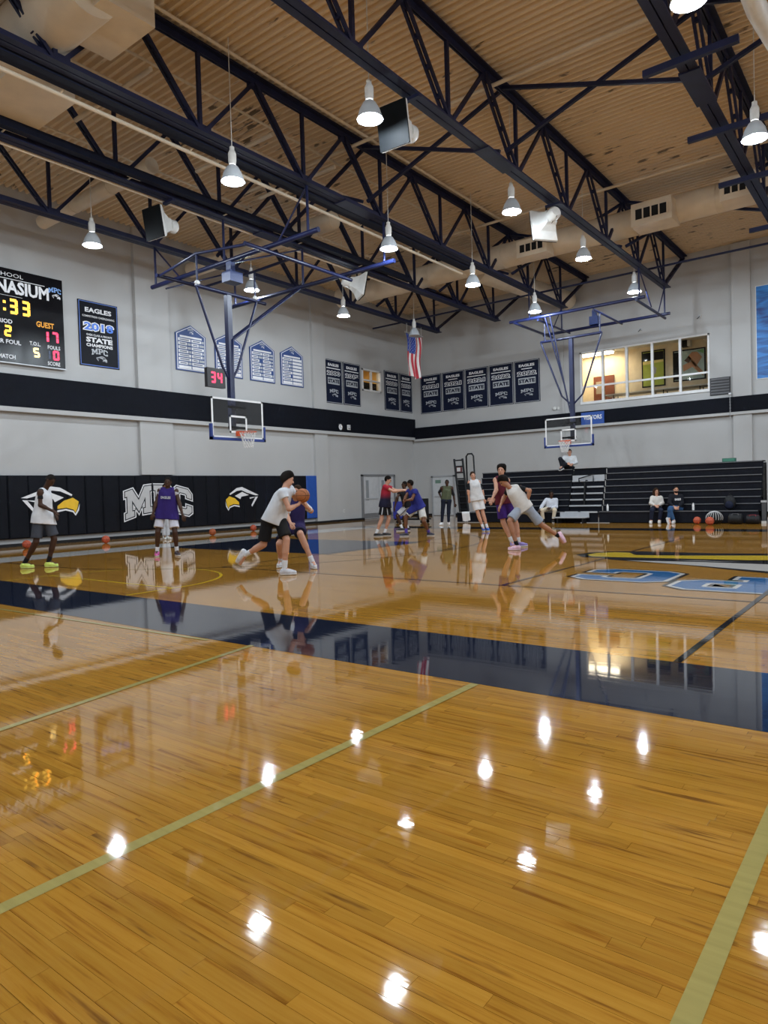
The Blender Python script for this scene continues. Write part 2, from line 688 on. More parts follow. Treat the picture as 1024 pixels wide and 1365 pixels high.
_pl = MB().box(0, 1, 0, 1, -.004, 0)
plank_me = None
nplank = 0
rr = random.Random(3)
row0 = int(.45 / PLANK_W)
for row in range(row0, int(3.9 / PLANK_W)):
    y0 = row * PLANK_W
    x = -6.5 + rr.random() * PLANK_L
    while x < .45:
        ln = rr.uniform(.55, 1.25)
        xc, yc = x + ln / 2, y0 + PLANK_W / 2
        fwd = .612 * -xc + .791 * yc
        if fwd < 3.2 and xc - ln / 2 > -2.62 * yc - .7 and xc < .40 and fwd > 1.15 and nplank < 298:
            if plank_me is None:
                ob = _pl.build('plank', WOOD_PLANK, floor)
                plank_me = ob.data
            else:
                ob = bpy.data.objects.new('plank', plank_me)
                col.objects.link(ob)
                ob.parent = floor
            ob.location = (x, y0 + .0006, .0016 + rr.uniform(0, .0003))
            ob.scale = (ln - .0012, PLANK_W - .0012, 1)
            ob.rotation_euler = (rr.uniform(-.0012, .0012), rr.uniform(-.0002, .0002), 0)
            nplank += 1
        x += ln

KHAKI = floor_paint('khaki_line_paint', (.36, .30, .10))
NAVYF = floor_paint('navy_floor_paint', (.010, .014, .030))
BLACKF = floor_paint('black_floor_paint', (.012, .012, .014))
WHITEF = floor_paint('white_floor_paint', (.62, .60, .57))
BLUEF = floor_paint('blue_floor_paint', (.012, .12, .33))
YELLF = floor_paint('yellow_floor_paint', (.72, .50, .03))
GREYF = floor_paint('grey_floor_paint', (.30, .29, .27))


def fstrip(mb, p, q, w, z):
    p, q = Vector((p[0], p[1], z)), Vector((q[0], q[1], z))
    n = (q - p).normalized().cross(Vector((0, 0, 1))) * (w / 2)
    mb.add([p - n, q - n, q + n, p + n], [(0, 1, 2, 3)])


def farc(mb, c, r, a0, a1, w, z, n=40):
    for i in range(n):
        t0 = math.radians(a0 + (a1 - a0) * i / n)
        t1 = math.radians(a0 + (a1 - a0) * (i + 1) / n)
        a = [(c[0] + math.cos(t) * s, c[1] + math.sin(t) * s, z) for t, s in ((t0, r - w / 2), (t0, r + w / 2), (t1, r + w / 2), (t1, r - w / 2))]
        mb.add(a, [(0, 1, 2, 3)])


def frect(mb, x0, x1, y0, y1, z):
    mb.add([(x0, y0, z), (x1, y0, z), (x1, y1, z), (x0, y1, z)], [(0, 1, 2, 3)])


def fpoly(mb, pts, z):
    mb.add([(x, y, z) for x, y in pts], [tuple(range(len(pts)))])


MIDX, CTRY, SIDE0, SIDE1 = -1.41, 12.9, 5.30, 20.5
BASEX = -16.2
b = MB(); frect(b, BASEX - 1.4, 16.0, SIDE0 - 1.26, SIDE0, .0012); b.build('sideline_border', NAVYF, floor)
b = MB(); frect(b, BASEX - 1.5, 16.0, SIDE1 - .25, SIDE1 + .8, .0012); b.build('sideline_border', BLACKF, floor)
b = MB(); frect(b, BASEX - 1.45, BASEX, SIDE0, SIDE1 - .25, .0012); b.build('baseline_border', WHITEF, floor)
b = MB(); frect(b, BASEX, -10.2, 11.15, 14.75, .0012); b.build('lane_paint', NAVYF, floor)
b = MB(); fstrip(b, (MIDX, SIDE0), (MIDX, SIDE1), .055, .0036); b.build('midcourt_line', BLACKF, floor)
b = MB(); farc(b, (-10.2, 12.9), 1.83, -90, 90, .05, .0016); b.build('free_throw_circle', BLACKF, floor)
b = MB(); farc(b, (-14.3, 12.9), 6.05, -78, 78, .05, .0018, 60)
fstrip(b, (BASEX, 18.82), (-13.04, 18.82), .05, .0018); fstrip(b, (BASEX, 6.98), (-13.04, 6.98), .05, .0018); b.build('three_point_line', BLACKF, floor)
b = MB()
fstrip(b, (-10.4, 8.4), (7.6, 8.4), .05, .0020); fstrip(b, (-10.4, 17.4), (7.6, 17.4), .05, .0020)
fstrip(b, (-4.5, 8.4), (-4.5, 17.4), .05, .0022); fstrip(b, (-10.4, 8.4), (-10.4, 17.4), .05, .0022)
b.build('volleyball_line', NAVYF, floor)
b = MB(); farc(b, (-10.5, 6.1), 1.83, 0, 180, .05, .0020)
fstrip(b, (-12.33, SIDE0 + .02), (-12.33, 6.1), .05, .0020); fstrip(b, (-8.67, SIDE0 + .02), (-8.67, 6.1), .05, .0020); fstrip(b, (-12.33, 6.1), (-8.67, 6.1), .05, .0021)
b.build('cross_court_line', YELLF, floor)
for p, q, w in (((-2.36, .2), (-2.38, 4.03), .062), ((-4.02, .6), (-4.66, 4.06), .055), ((-.45, .2), (-.46, 4.03), .062), ((-12.5, 3.70), (-5.2, 4.0), .045)):
    b = MB(); fstrip(b, p, q, w, .0030); b.build('cross_court_line', KHAKI, floor)

# centre emblem on the floor: letters read from the far stands, eagle head beyond them
def floor_letter(polys, x_left, x_right, y_top, y_bot, name):
    # reader stands on the far side: right is -X, up is -Y
    w = max(p[0] for q in polys for p in q)
    for off, mat_, z, nm in ((.075, BLACKF, .0026, 'letter_outline'), (.04, WHITEF, .0030, 'letter_outline'), (0.0, BLUEF, .0034, name)):
        v, f = fill_curves(polys, off)
        b = MB()
        b.add([(x_left - x / w * (x_left - x_right), y_bot - y * (y_bot - y_top), z) for x, y in v], f)
        b.build(nm, mat_, floor)


floor_letter(LC, -2.74, -3.98, 9.5, 10.75, 'emblem_letter')
floor_letter(LP, -1.32, -2.52, 9.08, 10.5, 'emblem_letter')
floor_letter(LM, .25, -1.12, 8.95, 10.5, 'emblem_letter')
b = MB(); fpoly(b, [(-5.25, 12.86), (-5.16, 13.3), (-4.9, 13.68), (-4.3, 13.9), (-3.0, 13.9), (-1.9, 14.2), (0.6, 14.4), (2.2, 13.2), (2.2, 11.2), (.4, 10.95), (-1.7, 11.1), (-3.0, 11.75), (-4.3, 12.15), (-4.6, 12.4), (-4.95, 12.42)], .0024); b.build('eagle_outline', BLACKF, floor)
b = MB(); fpoly(b, [(-5.05, 12.9), (-5.0, 13.3), (-4.75, 13.55), (-4.45, 13.55), (-4.2, 13.1), (-3.5, 13.25), (-2.1, 13.75), (-1.0, 13.9), (-1.2, 13.3), (-2.2, 12.85), (-3.4, 12.72), (-4.5, 12.6), (-4.85, 12.6)], .0028); b.build('eagle_beak', YELLF, floor)
b = MB(); fpoly(b, [(-4.05, 12.12), (-2.9, 12.28), (-1.8, 12.3), (.3, 12.9), (1.6, 12.6), (1.6, 11.5), (.3, 11.2), (-1.65, 11.3), (-2.7, 11.7)], .0028); b.build('eagle_head', WHITEF, floor)
b = MB(); fpoly(b, [(-3.3, 12.42), (-3.0, 12.55), (-2.6, 12.52), (-2.3, 12.62), (-2.6, 12.42), (-3.0, 12.40)], .0029); b.build('eagle_eye', GREYF, floor)

# ================================================================== SETTING: walls
def wall_pieces(u0, u1, z0, z1, holes):
    """rectangles (u0,u1,z0,z1) that fill the wall around its openings"""
    us = sorted({u0, u1, *[h[0] for h in holes], *[h[1] for h in holes]})
    out = []
    for a, c in zip(us[:-1], us[1:]):
        hs = sorted([h for h in holes if h[0] <= a and h[1] >= c], key=lambda h: h[2])
        z = z0
        for h in hs:
            if h[2] > z:
                out.append((a, c, z, h[2]))
            z = h[3]
        if z < z1:
            out.append((a, c, z, z1))
    return out


WIN1 = (-12.28, -6.75, 5.09, 7.49)       # big viewing window in the far wall
WIN2 = (26.7, 28.2, 6.42, 7.52)          # small four-pane window in the left wall
b = MB()
for a, c, z0, z1 in wall_pieces(YN, YF, 0, ZC + .2, [WIN2]):
    b.box(XL - .25, XL, a, c, z0, z1)
b.build('wall_left', WALL, kind='structure')
b = MB()
for a, c, z0, z1 in wall_pieces(XL - .25, XR + .25, 0, ZC + .2, [WIN1]):
    b.box(a, c, YF, YF + .25, z0, z1)
b.build('wall_far', WALL, kind='structure')
MB().box(XR, XR + .25, YN, YF, 0, ZC + .2).build('wall_right', WALL, kind='structure')
MB().box(XL - .25, XR + .25, YN - .25, YN, 0, ZC + .2).build('wall_near', WALL, kind='structure')

# pilasters, stripe bands, ledges, bases
MB().box(XL, XL + .14, 14.1, 15.46, 2.2, ZC - .02).build('trim_1', WALL, kind='structure')
MB().box(XL, XL + .14, 23.05, 23.9, 0, ZC - .02).build('trim_2', WALL, kind='structure')
MB().box(-5.87, -5.19, YF - .16, YF, 0, ZC - .02).build('trim_3', WALL, kind='structure')
MB().box(-13.2, -13.06, YF - .05, YF, 0, ZC - .02).build('trim_4', WALL, kind='structure')
b = MB(); b.box(XL, XL + .16, YN, YF, 4.24, 5.24); b.build('trim_5', STRIPE, kind='structure')
b = MB(); b.box(XL + .16, XR, YF - .18, YF, 4.14, 4.76); b.build('trim_6', STRIPE, kind='structure')
b = MB(); b.box(XL, XL + .24, YN, YF, 4.10, 4.24); b.build('trim_7', WALL, kind='structure')
b = MB(); b.box(XL + .24, XR, YF - .24, YF, 4.03, 4.14); b.build('trim_8', WALL, kind='structure')
b = MB(); b.box(XL, XL + .17, YN, 26.4, 0, .09); b.box(XL, XL + .03, 29.1, YF, 0, .09); b.build('baseboard_left', BLACK, kind='structure')
b = MB(); b.box(XL + .03, -20.6, YF - .03, YF, 0, .11); b.box(-19.2, XR, YF - .03, YF, 0, .11); b.build('baseboard_far', BLACK, kind='structure')

# ceiling: corrugated deck in panels, slab above
ceiling = MB().box(XL, XR, YN, YF, ZC + .1, ZC + .25).build('ceiling', DECK, kind='structure')
PIT = .2
b = MB()
prof = []
for k in range(3):
    y = k * PIT
    prof += [(y, .095), (y + .085, .095), (y + .115, 0), (y + .17, 0)]
prof.append((3 * PIT, .095))
vv, ff = [], []
for y, z in prof:
    vv += [(XL, y, ZC + z), (XR, y, ZC + z)]
for i in range(len(prof) - 1):
    ff.append((2 * i, 2 * i + 1, 2 * i + 3, 2 * i + 2))
b.add(vv, ff)
dp = b.build('deck_panel', DECK, ceiling)
y = YN
first = True
while y + .6 <= YF + .01:
    if first:
        dp.location.y = y
        first = False
    else:
        q = dp.copy(); col.objects.link(q); q.location.y = y
    y += .6
b = MB(); b.box(XL, XR, y, YF, ZC + .02, ZC + .08) if YF - y > .01 else b.box(XL, XR, YF - .02, YF, ZC + .04, ZC + .08)
b.build('deck_edge', DECK, ceiling)

# ================================================================== viewing room behind the far window, small window
CREAM = M('cream_wall', (.78, .66, .46), rough=.7)
x0, x1, z0, z1 = WIN1
rm = MB()
rx0, rx1, ry0, ry1, rz0, rz1 = x0 - 1.2, x1 + 1.2, YF + .25, 33.6, 4.55, 7.80
MB().box(rx0, rx1, ry1, ry1 + .1, rz0, rz1).build('wall_viewing_back', CREAM, kind='structure')
MB().box(rx0 - .1, rx0, ry0, ry1, rz0, rz1).build('wall_viewing_left', CREAM, kind='structure')
MB().box(rx1, rx1 + .1, ry0, ry1, rz0, rz1).build('wall_viewing_right', CREAM, kind='structure')
MB().box(rx0, rx1, ry0, ry1, rz1, rz1 + .1).build('ceiling_viewing_room', M('cream_ceiling', (.72, .68, .58), rough=.8), kind='structure')
MB().box(rx0, rx1, ry0, ry1, rz0 - .1, rz0).build('floor_viewing_room', M('grey_carpet', (.18, .17, .16), rough=.9), kind='structure')
win = MB()
win.box(x0, x1, YF - .03, YF + .1, z1 - .07, z1); win.box(x0, x1, YF - .06, YF + .1, z0, z0 + .12)
win.box(x0, x0 + .07, YF - .03, YF + .1, z0, z1); win.box(x1 - .07, x1, YF - .03, YF + .1, z0, z1)
window_1 = win.build('window_1', WHITE, kind='structure')
for xm in (-11.23, -10.15, -9.05, -7.9):
    MB().box(xm - .05, xm + .05, YF - .03, YF + .1, z0 + .12, z1 - .07).build('mullion', WHITE, window_1)
MB().box(x0 + .07, x1 - .07, YF + .01, YF + .07, 5.86, 5.94).build('rail', WHITE, window_1)
xs = [x0 + .07, -11.23, -10.15, -9.05, -7.9, x1 - .07]
for a, c in zip(xs[:-1], xs[1:]):
    MB().box(a + .05, c - .05, YF + .03, YF + .036, z0 + .12, z1 - .07).build('pane', GLASS, window_1)

y0, y1, z0, z1 = WIN2
win = MB()
win.box(XL - .1, XL + .04, y0, y1, z1 - .08, z1); win.box(XL - .1, XL + .04, y0, y1, z0, z0 + .08)
win.box(XL - .1, XL + .04, y0, y0 + .08, z0, z1); win.box(XL - .1, XL + .04, y1 - .08, y1, z0, z1)
window_2 = win.build('window_2', WHITE, kind='structure')
MB().box(XL - .1, XL + .03, y0 + .08, y1 - .08, 6.93, 7.0).build('rail', WHITE, window_2)
MB().box(XL - .1, XL + .03, 27.42, 27.49, z0 + .08, z1 - .08).build('mullion', WHITE, window_2)
for a, c in ((y0 + .08, 27.42), (27.49, y1 - .08)):
    for d, e in ((z0 + .08, 6.93), (7.0, z1 - .08)):
        MB().box(XL - .05, XL - .044, a, c, d, e).build('pane', GLASS, window_2)
TANW = M('tan_wall', (.62, .42, .14), rough=.7)
for nm, bb in (('wall_press_back', (XL - 2.2, XL - 2.1, y0 - .8, y1 + .8, 5.9, 8.0)), ('wall_press_left', (XL - 2.1, XL - .25, y0 - .9, y0 - .8, 5.9, 8.0)),
               ('wall_press_right', (XL - 2.1, XL - .25, y1 + .8, y1 + .9, 5.9, 8.0)), ('ceiling_press', (XL - 2.1, XL - .25, y0 - .8, y1 + .8, 7.9, 8.0)), ('floor_press', (XL - 2.1, XL - .25, y0 - .8, y1 + .8, 5.9, 6.0))):
    MB().box(*bb).build(nm, TANW, kind='structure')
b = MB().box(XL - 1.2, XL - .5, y0 - .3, y1 + .3, 6.0, 6.98)
tag(lift(b.build('press_cabinet', BLACK)), 'black cabinet seen through the lower panes of the small window', 'cabinet')


def ceiling_tube(name, label, loc, size, watts, colr=(1, .86, .62)):
    t = thing(name, label, 'lamp', loc)
    x, y, z = loc
    b = MB().box(x - size[0] / 2, x + size[0] / 2, y - size[1] / 2, y + size[1] / 2, z - .05, z + .05)
    b.build('diffuser', M('warm_tube', (1, .93, .78), var=0, emit=4.0), t)
    MB().box(x - size[0] / 2 - .03, x + size[0] / 2 + .03, y - size[1] / 2 - .03, y + size[1] / 2 + .03, z + .03, z + .08).build('housing', WHITE, t)
    ld = bpy.data.lights.new(name + '_light', 'AREA')
    ld.shape = 'RECTANGLE'; ld.size, ld.size_y = size; ld.energy = watts; ld.color = colr
    lo = bpy.data.objects.new('lamp_light', ld); col.objects.link(lo); lo.parent = t; lo.location = (0, 0, -.07)
    return t


ceiling_tube('ceiling_light', 'warm fluorescent ceiling fixture inside the viewing room', (-12.2, 33.0, rz1 - .08), (1.5, .3), 80)
_amber = ceiling_tube('ceiling_light', 'amber ceiling fixture inside the small four-pane window room', (XL - 1.2, 27.4, 7.82), (.8, .3), 26, (1, .75, .4))
for _c in _amber.children:      # the lit room behind the small window; its fixture is hidden above the opening
    if _c.type == 'LIGHT':
        _c.name = 'press_room_window_light_offscreen'

# ================================================================== roof trusses
ZB, ZT = 9.0, 10.72
BN = [.15 + 3.1 * k for k in range(-2, 10)]          # bottom panel points
TN = [y + 1.55 for y in BN[:-1]]                     # top panel points
def make_truss(x):
    t = thing('roof_truss', '', 'truss', (x, 0, ZB - .08), 'navy steel roof trusses')
    b = MB()
    for s in (-1, 1):
        b.bar((x + s * .085, YN + .02, ZB - .02), (x + s * .085, 28.45, ZB - .02), .145, .03)
        b.bar((x + s * .028, YN + .02, ZB + .05), (x + s * .028, 28.45, ZB + .05), .03, .16)
    b.build('bottom_chord', STEEL, t)
    b = MB()
    for s in (-1, 1):
        b.bar((x + s * .085, YN + .02, ZT + .1), (x + s * .085, YF - .02, ZT + .1), .145, .03)
        b.bar((x + s * .028, YN + .02, ZT + .02), (x + s * .028, YF - .02, ZT + .02), .03, .16)
    b.build('top_chord', STEEL, t)

    def member(nm, p, q, w, gap):
        b = MB()
        if gap:
            for s in (-1, 1):
                b.bar(p, q, w, .07, up=(0, 1, 0), off=(s * (gap / 2 + w / 2), 0))
            for k in (.3, .55, .8):
                m = Vector(p).lerp(Vector(q), k)
                b.box(m.x - .05, m.x + .05, m.y - .03, m.y + .03, m.z - .05, m.z + .05)
        else:
            b.bar(p, q, w, .08, up=(0, 1, 0))
        b.build(nm, STEEL, t)
    for i, yb in enumerate(BN):
        member('post', (x, yb, ZB + .05), (x, yb, ZT), .075, 0)
        if i > 0:
            member('diagonal', (x, TN[i - 1], ZT), (x, yb - .06, ZB + .05), .055, .05)
        if i < len(TN):
            member('diagonal', (x, yb + .1, ZB + .05), (x, TN[i], ZT), .075, 0)
    member('diagonal', (x, BN[-1] + .1, ZB + .05), (x, YF - .12, ZT), .06, .05)
    MB().box(x - .19, x + .19, 13.9, 15.3, ZB - .06, ZB - .01).build('splice_plate', STEEL, t)
    for yb in BN:
        MB().box(x - .015, x + .015, yb - .22, yb + .28, ZB, ZB + .2).build('gusset_plate', STEEL, t)
    for yt in TN:
        MB().box(x - .012, x + .012, yt - .2, yt + .2, ZT - .16, ZT).build('gusset_plate', STEEL, t)
    return t


TRUSS_LABELS = ['navy steel roof truss carrying the hanging flag, first from the scoreboard wall',
                'navy steel roof truss crossing above the basket frame, second from the scoreboard wall',
                'navy steel roof truss with the rolled divider curtain and beige pipe beside it',
                'navy steel roof truss with the black flat-faced loudspeaker under its bottom chord',
                'navy steel roof truss with short cross bars under its bottom chord',
                'navy steel roof truss next after the one with short cross bars']
truss0 = make_truss(TRUSS_X[0])
truss0['label'] = TRUSS_LABELS[0]
for x, lb in zip(TRUSS_X[1:], TRUSS_LABELS[1:]):
    dup(truss0, (x, 0, ZB - .08), lb)


def beam(name, label, cat, p, q, w, h, mat, group=None, up=(0, 0, 1)):
    return tag(lift(MB().bar(p, q, w, h, up).build(name, mat)), label, cat, group)


def pipe(name, label, cat, pts, r, mat, group=None, n=10):
    return tag(lift(MB().tube(pts, r, n).build(name, mat, smooth=True)), label, cat, group)


# cross bracing frames between trusses
names = ['first two trusses', 'second and third trusses', 'curtain and speaker trusses', 'speaker and cross-bar trusses', 'last two trusses']
for i in range(5):
    xa, xb = TRUSS_X[i], TRUSS_X[i + 1]
    for yb, where in ((14.9, 'at midspan'), (23.4, 'behind the round duct')):
        t = thing('cross_brace', 'crossed steel braces between the %s, %s' % (names[i], where), 'brace', (xa, yb, ZB), 'cross braces between roof trusses')
        MB().bar((xa + .05, yb, ZT), (xb - .05, yb, ZB + .28), .08, .08).build('brace', STEEL, t)
        MB().bar((xa + .05, yb + .09, ZB + .28), (xb - .05, yb + .09, ZT), .08, .08).build('brace', STEEL, t)
beam('bridging_bar', 'long thin dark bar running along the truss bottoms near the far wall', 'bar', (-20.5, 26.05, 9.14), (6, 26.05, 9.14), .06, .06, STEEL)
for yb, s in ((13.3, 'beside the lamp'), (16.45, 'second from the lamp'), (19.45, 'beyond the crossed braces'), (23.5, 'closest to the far wall')):
    beam('cross_bar', 'short dark cross bar under the truss, %s' % s, 'bar', (-3.95, yb, 8.86), (1.4 if yb > 14 else -2.35, yb, 8.86), .1, .12, STEEL, 'cross bars under the truss')

# rolled divider curtains and pipes beside the trusses
def curtain(x, lab, xp, zp, hw=.16, z0=ZB - .06, z1=ZB + .12):
    t = thing('divider_curtain', lab, 'curtain', (x, 10, ZB - .2))
    MB().box(x - hw, x + hw, YN + .5, 21.0, z0, z1).build('curtain_roll', NAVY, t)
    b = MB()
    y = 3.0 if hw > .1 else 30
    while y < 21:
        b.box(x - hw - .008, x - hw, y, y + .16, ZB - .01, ZB + .01)
        y += .42
    if b.v:
        b.build('lacing', WHITE, t, kind='stuff')
    MB().tube([(xp, YN + .5, zp), (xp, 21.2, zp)], .042, 10).build('roll_pipe', BEIGE, t, smooth=True)
    b = MB()
    y = 1.0
    while y < 21:
        b.bar((xp, y, zp), (x, y, ZB + .05), .025, .025)
        y += 2.9
    b.build('pipe_hangers', BEIGE, t)


curtain(-12.28, 'rolled dark divider curtain with beige pipe under the third truss', -12.62, 8.92)
curtain(-14.75, 'rolled dark divider curtain along the second truss', -15.38, 9.0, .09, ZB + .03, ZB + .2)

pipe('sprinkler_pipe', 'beige pipe along the top chord of the curtain truss', 'pipe', [(-11.55, YN + .2, 10.80), (-11.55, 22.3, 10.80)], .035, BEIGE)
for yb, s in ((14.4, 'above the crossed braces'), (21.6, 'just before the round duct'), (7.4, 'closest to the rectangular duct box')):
    pipe('conduit', 'beige conduit running under the deck across the trusses, %s' % s, 'pipe', [(-16.5, yb, 10.55), (8, yb, 10.55)], .045, BEIGE)
for xp, zp, s in ((-13.8, 10.44, 'over the curtains'), (-16.7, 10.44, 'between the first two trusses'), (-13.0, 10.70, 'just left of the curtain truss')):
    pipe('conduit', 'thin beige conduit parallel to the trusses, %s' % s, 'pipe', [(xp, YN + .2, zp), (xp, 27.5, zp)], .03, BEIGE)
for k, yb in enumerate((5.2, 8.4, 11.7, 13.9)):
    pipe('conduit', 'short beige branch conduit between the second and third trusses, %s' % ('closest to the duct box', 'second from the duct box', 'third from the duct box', 'farthest from the duct box')[k], 'pipe', [(-14.95, yb, 9.9), (-12.05, yb, 9.9)], .05, BEIGE)

# ducts
def duct(name, label, pts, r, boxes=()):
    t = thing(name, label, 'duct', pts[0])
    MB().tube(pts, r, 24).build('duct_body', BEIGE, t, smooth=True)
    p, q = Vector(pts[0]), Vector(pts[-1])
    n = max(2, int((q - p).length / 1.5))
    for k in range(1, n):
        c = p.lerp(q, k / n)
        d = (q - p).normalized()
        MB().tube([c - d * .02, c + d * .02], r + .012, 24).build('duct_seam', BEIGE, t, smooth=True)
    for c, sx, sy, sz in boxes:
        x, y, z = c
        bx = MB().box(x - sx, x + sx, y - sy, y + sy, z - sz, z + sz).build('diffuser_box', BEIGE, t)
        MB().box(x - sx * .8, x + sx * .8, y - sy - .012, y - sy, z - sz * .45, z + sz * .45).build('grille_opening', BLACK, bx)
        for k in range(5):
            xx = x - sx * .8 + sx * 1.6 * k / 4
            MB().box(xx - .02, xx + .02, y - sy - .03, y - sy, z - sz * .5, z + sz * .5).build('grille_bar', BEIGE, bx)
    return t


duct('round_duct', 'big beige round duct passing through the trusses near the far wall', [(-19.6, 22.75, 9.72), (-7.0, 22.75, 9.72)], .42,
     (((-10.3, 22.2, 9.5), .55, .3, .28),))
duct('round_duct', 'beige round duct with grille boxes beyond the crossed braces', [(-6.35, 22.8, 9.8), (7, 22.8, 9.8)], .42,
     (((-6.35, 22.35, 9.62), .6, .45, .34), ((-3.95, 22.4, 9.72), .5, .4, .32)))
duct('round_duct', 'beige round duct ending at the scoreboard wall under the deck', [(-21.3, 10.75, 9.95), (-15.6, 10.8, 9.95)], .2)
duct('round_duct', 'beige round duct above the hanging basket frame', [(-21.5, 16.4, 9.85), (-14.3, 16.4, 9.85)], .27)
duct('round_duct', 'beige branch duct dropping to the far wall beside the flag truss', [(-13.4, 23.65, 9.75), (-12.75, 30.9, 9.95)], .4)
t = thing('duct_trunk', 'large beige duct trunk with grille at the near end of the curtain truss', 'duct', (-12, 6.4, 9.4))
MB().tube([(-17.5, 6.3, 9.78), (-10.6, 6.3, 9.78)], .55, 28).build('duct_body', BEIGE, t, smooth=True)
bx = MB().box(-11.7, -10.3, 6.35, 7.3, 9.4, 10.35).build('end_box', BEIGE, t)
MB().box(-11.95, -11.72, 6.2, 6.9, 9.72, 10.2).build('grille_opening', BLACK, bx)
MB().box(-15.6, -13.15, 6.1, 7.4, 9.2, 9.85).build('plenum_box', BEIGE, t)
pipe('bent_pipe', 'pale curved pipe passing the truss with short cross bars', 'pipe', [(-2.0, 9.5, 9.15), (-2.05, 11.6, 9.1), (-2.03, 13.0, 9.05), (-1.9, 14.2, 9.0), (-1.5, 15.0, 9.0), (-.6, 15.3, 9.0)], .16, OFFWHITE, n=16)

# ================================================================== high-bay lamps
def make_lamp(loc):
    x, y, z = loc
    t = thing('high_bay_lamp', '', 'lamp', loc, 'high bay lamps hung from the roof deck')
    b = MB(); b.lathe([(.07, .34), (.12, .30), (.19, .18), (.235, .03), (.25, 0), (.238, 0), (.18, .17), (.11, .29), (.06, .33)], 28, loc, cap=False)
    b.build('reflector', M('reflector_acrylic', (.50, .54, .58), rough=.3, var=.03), t, smooth=True)
    MB().lathe([(.0, .028), (.215, .028)], 28, loc, cap=False).build('lens', M('lamp_lens', (1, 1, 1), var=0, emit=22.0), t)
    MB().lathe([(.05, .34), (.075, .36), (.085, .44), (.085, .58), (.06, .64)], 16, loc).build('ballast', OFFWHITE, t)
    MB().tube([(x, y, z + .64), (x, y, z + .72)], .05, 10).build('hook', OFFWHITE, t)
    MB().tube([(x, y, z + .72), (x, y, ZC + .2)], .009, 6).build('cord', OFFWHITE, t)
    ld = bpy.data.lights.new('lamp_light', 'POINT')     # arc tube in the drop lens: wide throw, cut off above by the bell
    ld.shadow_soft_size = .07; ld.energy = LAMP_WATTS; ld.color = LAMP_COLOR
    lo = bpy.data.objects.new('lamp_light', ld); col.objects.link(lo); lo.parent = t; lo.location = (0, 0, -.012)
    return t


LZ = 8.1
COLW = ['scoreboard_side', 'curtain_truss', 'speaker_truss', 'crossbar_truss', 'past_midcourt', 'well_past_midcourt', 'end_wall_side']
ROWW = ['sixth', 'fifth', 'fourth', 'third', 'second', 'nearest']
# every other lamp continues the same grid outside the picture
LAMPS_IN_VIEW = {(c, r) for c in (0, 1, 2) for r in (2, 3, 4, 5)} | {(3, 2), (3, 3)}
LZC = [8.1, 7.95, 8.3, 8.1, 8.1, 8.1, 8.1]
LCOLS = [(-17.3, 'the scoreboard wall column'), (-11.36, 'the curtain truss'), (-8.06, 'the loudspeaker truss'), (-2.5, 'the cross-bar truss'), (3.2, ''), (9.0, ''), (14.5, '')]
LROWS = [-1.0, 4.6, 10.05, 15.6, 20.2, 24.9]
lamp0 = None
lamp_desc = {0: 'along the scoreboard wall', 1: 'by the curtain truss', 2: 'by the loudspeaker truss', 3: 'by the cross-bar truss', 4: 'in the first row past midcourt', 5: 'in the second row past midcourt', 6: 'in the third row past midcourt'}
row_desc = {0: 'sixth from the far wall', 1: 'fifth from the far wall', 2: 'fourth from the far wall', 3: 'third from the far wall', 4: 'second from the far wall', 5: 'nearest the far wall'}
for ci, (lx, _) in enumerate(LCOLS):
    for ri, ly in enumerate(LROWS):
        lb = 'lit white high bay lamp %s, %s' % (lamp_desc[ci], row_desc[ri])
        lz = LZC[ci]
        ly = ly * (lz - 1.316) / (LZ - 1.316)
        if (ci, ri) == (3, 2):
            ly = 10.6
        if lamp0 is None:
            lamp0 = make_lamp((lx, ly, lz)); lamp0['label'] = lb
            cur = lamp0
        else:
            cur = dup(lamp0, (lx, ly, lz), lb)
        seen = (ci, ri) in LAMPS_IN_VIEW
        for ch in list(cur.children):
            if ch.type != 'LIGHT' and not ch.name.startswith('lens'):
                continue
            kind_ = 'lamp_light' if ch.type == 'LIGHT' else 'lens'
            ch.name = '%s_%s_%s%s' % (kind_, COLW[ci], ROWW[ri], '' if seen else '_offscreen')
            if (ci, ri) == (0, 5):          # the fixture over the flag is switched off
                if ch.type == 'LIGHT':
                    bpy.data.objects.remove(ch, do_unlink=True)
                else:
                    ch.data = ch.data.copy()
                    ch.data.materials[0] = M('unlit_lens', (.45, .46, .44), rough=.3)
                    cur['label'] = 'unlit high bay lamp directly above the hanging flag'


# ================================================================== things on the left (scoreboard) wall
RY, UZ, NX = Vector((0, 1, 0)), Vector((0, 0, 1)), Vector((1, 0, 0))
RX, NY = Vector((1, 0, 0)), Vector((0, -1, 0))
AMBER = M('amber_led', (1.0, .55, .06), var=0, emit=1.5)
REDLED = M('red_led', (1.0, .05, .12), var=0, emit=1.6)
WHITELED = M('warm_led', (1.0, .80, .35), var=0, emit=1.2)
ORANGELET = M('orange_lettering', (.95, .40, .03), rough=.5)

# scoreboard
SX = XL + .16
sb = thing('scoreboard', 'black electronic scoreboard with lit amber and red digits on the wall', 'scoreboard', (XL, 9.4, 5.55))
MB().box(XL, SX, 7.35, 11.47, 5.58, 8.40).build('cabinet', M('gloss_black', (.005, .005, .007), rough=.22, spec=.3), sb)
b = MB(); b.box(XL, SX + .02, 7.33, 11.49, 5.55, 5.58); b.build('bottom_trim', GREYMET, sb)


def sbtext(s, yc, zc, w, h, mat_=None, bold=.02, nm='lettering'):
    put2d(MB(), text2d(s, w, h, bold), (SX + .004, yc, zc), RY, UZ).build(nm, mat_ or WHITEP, sb)


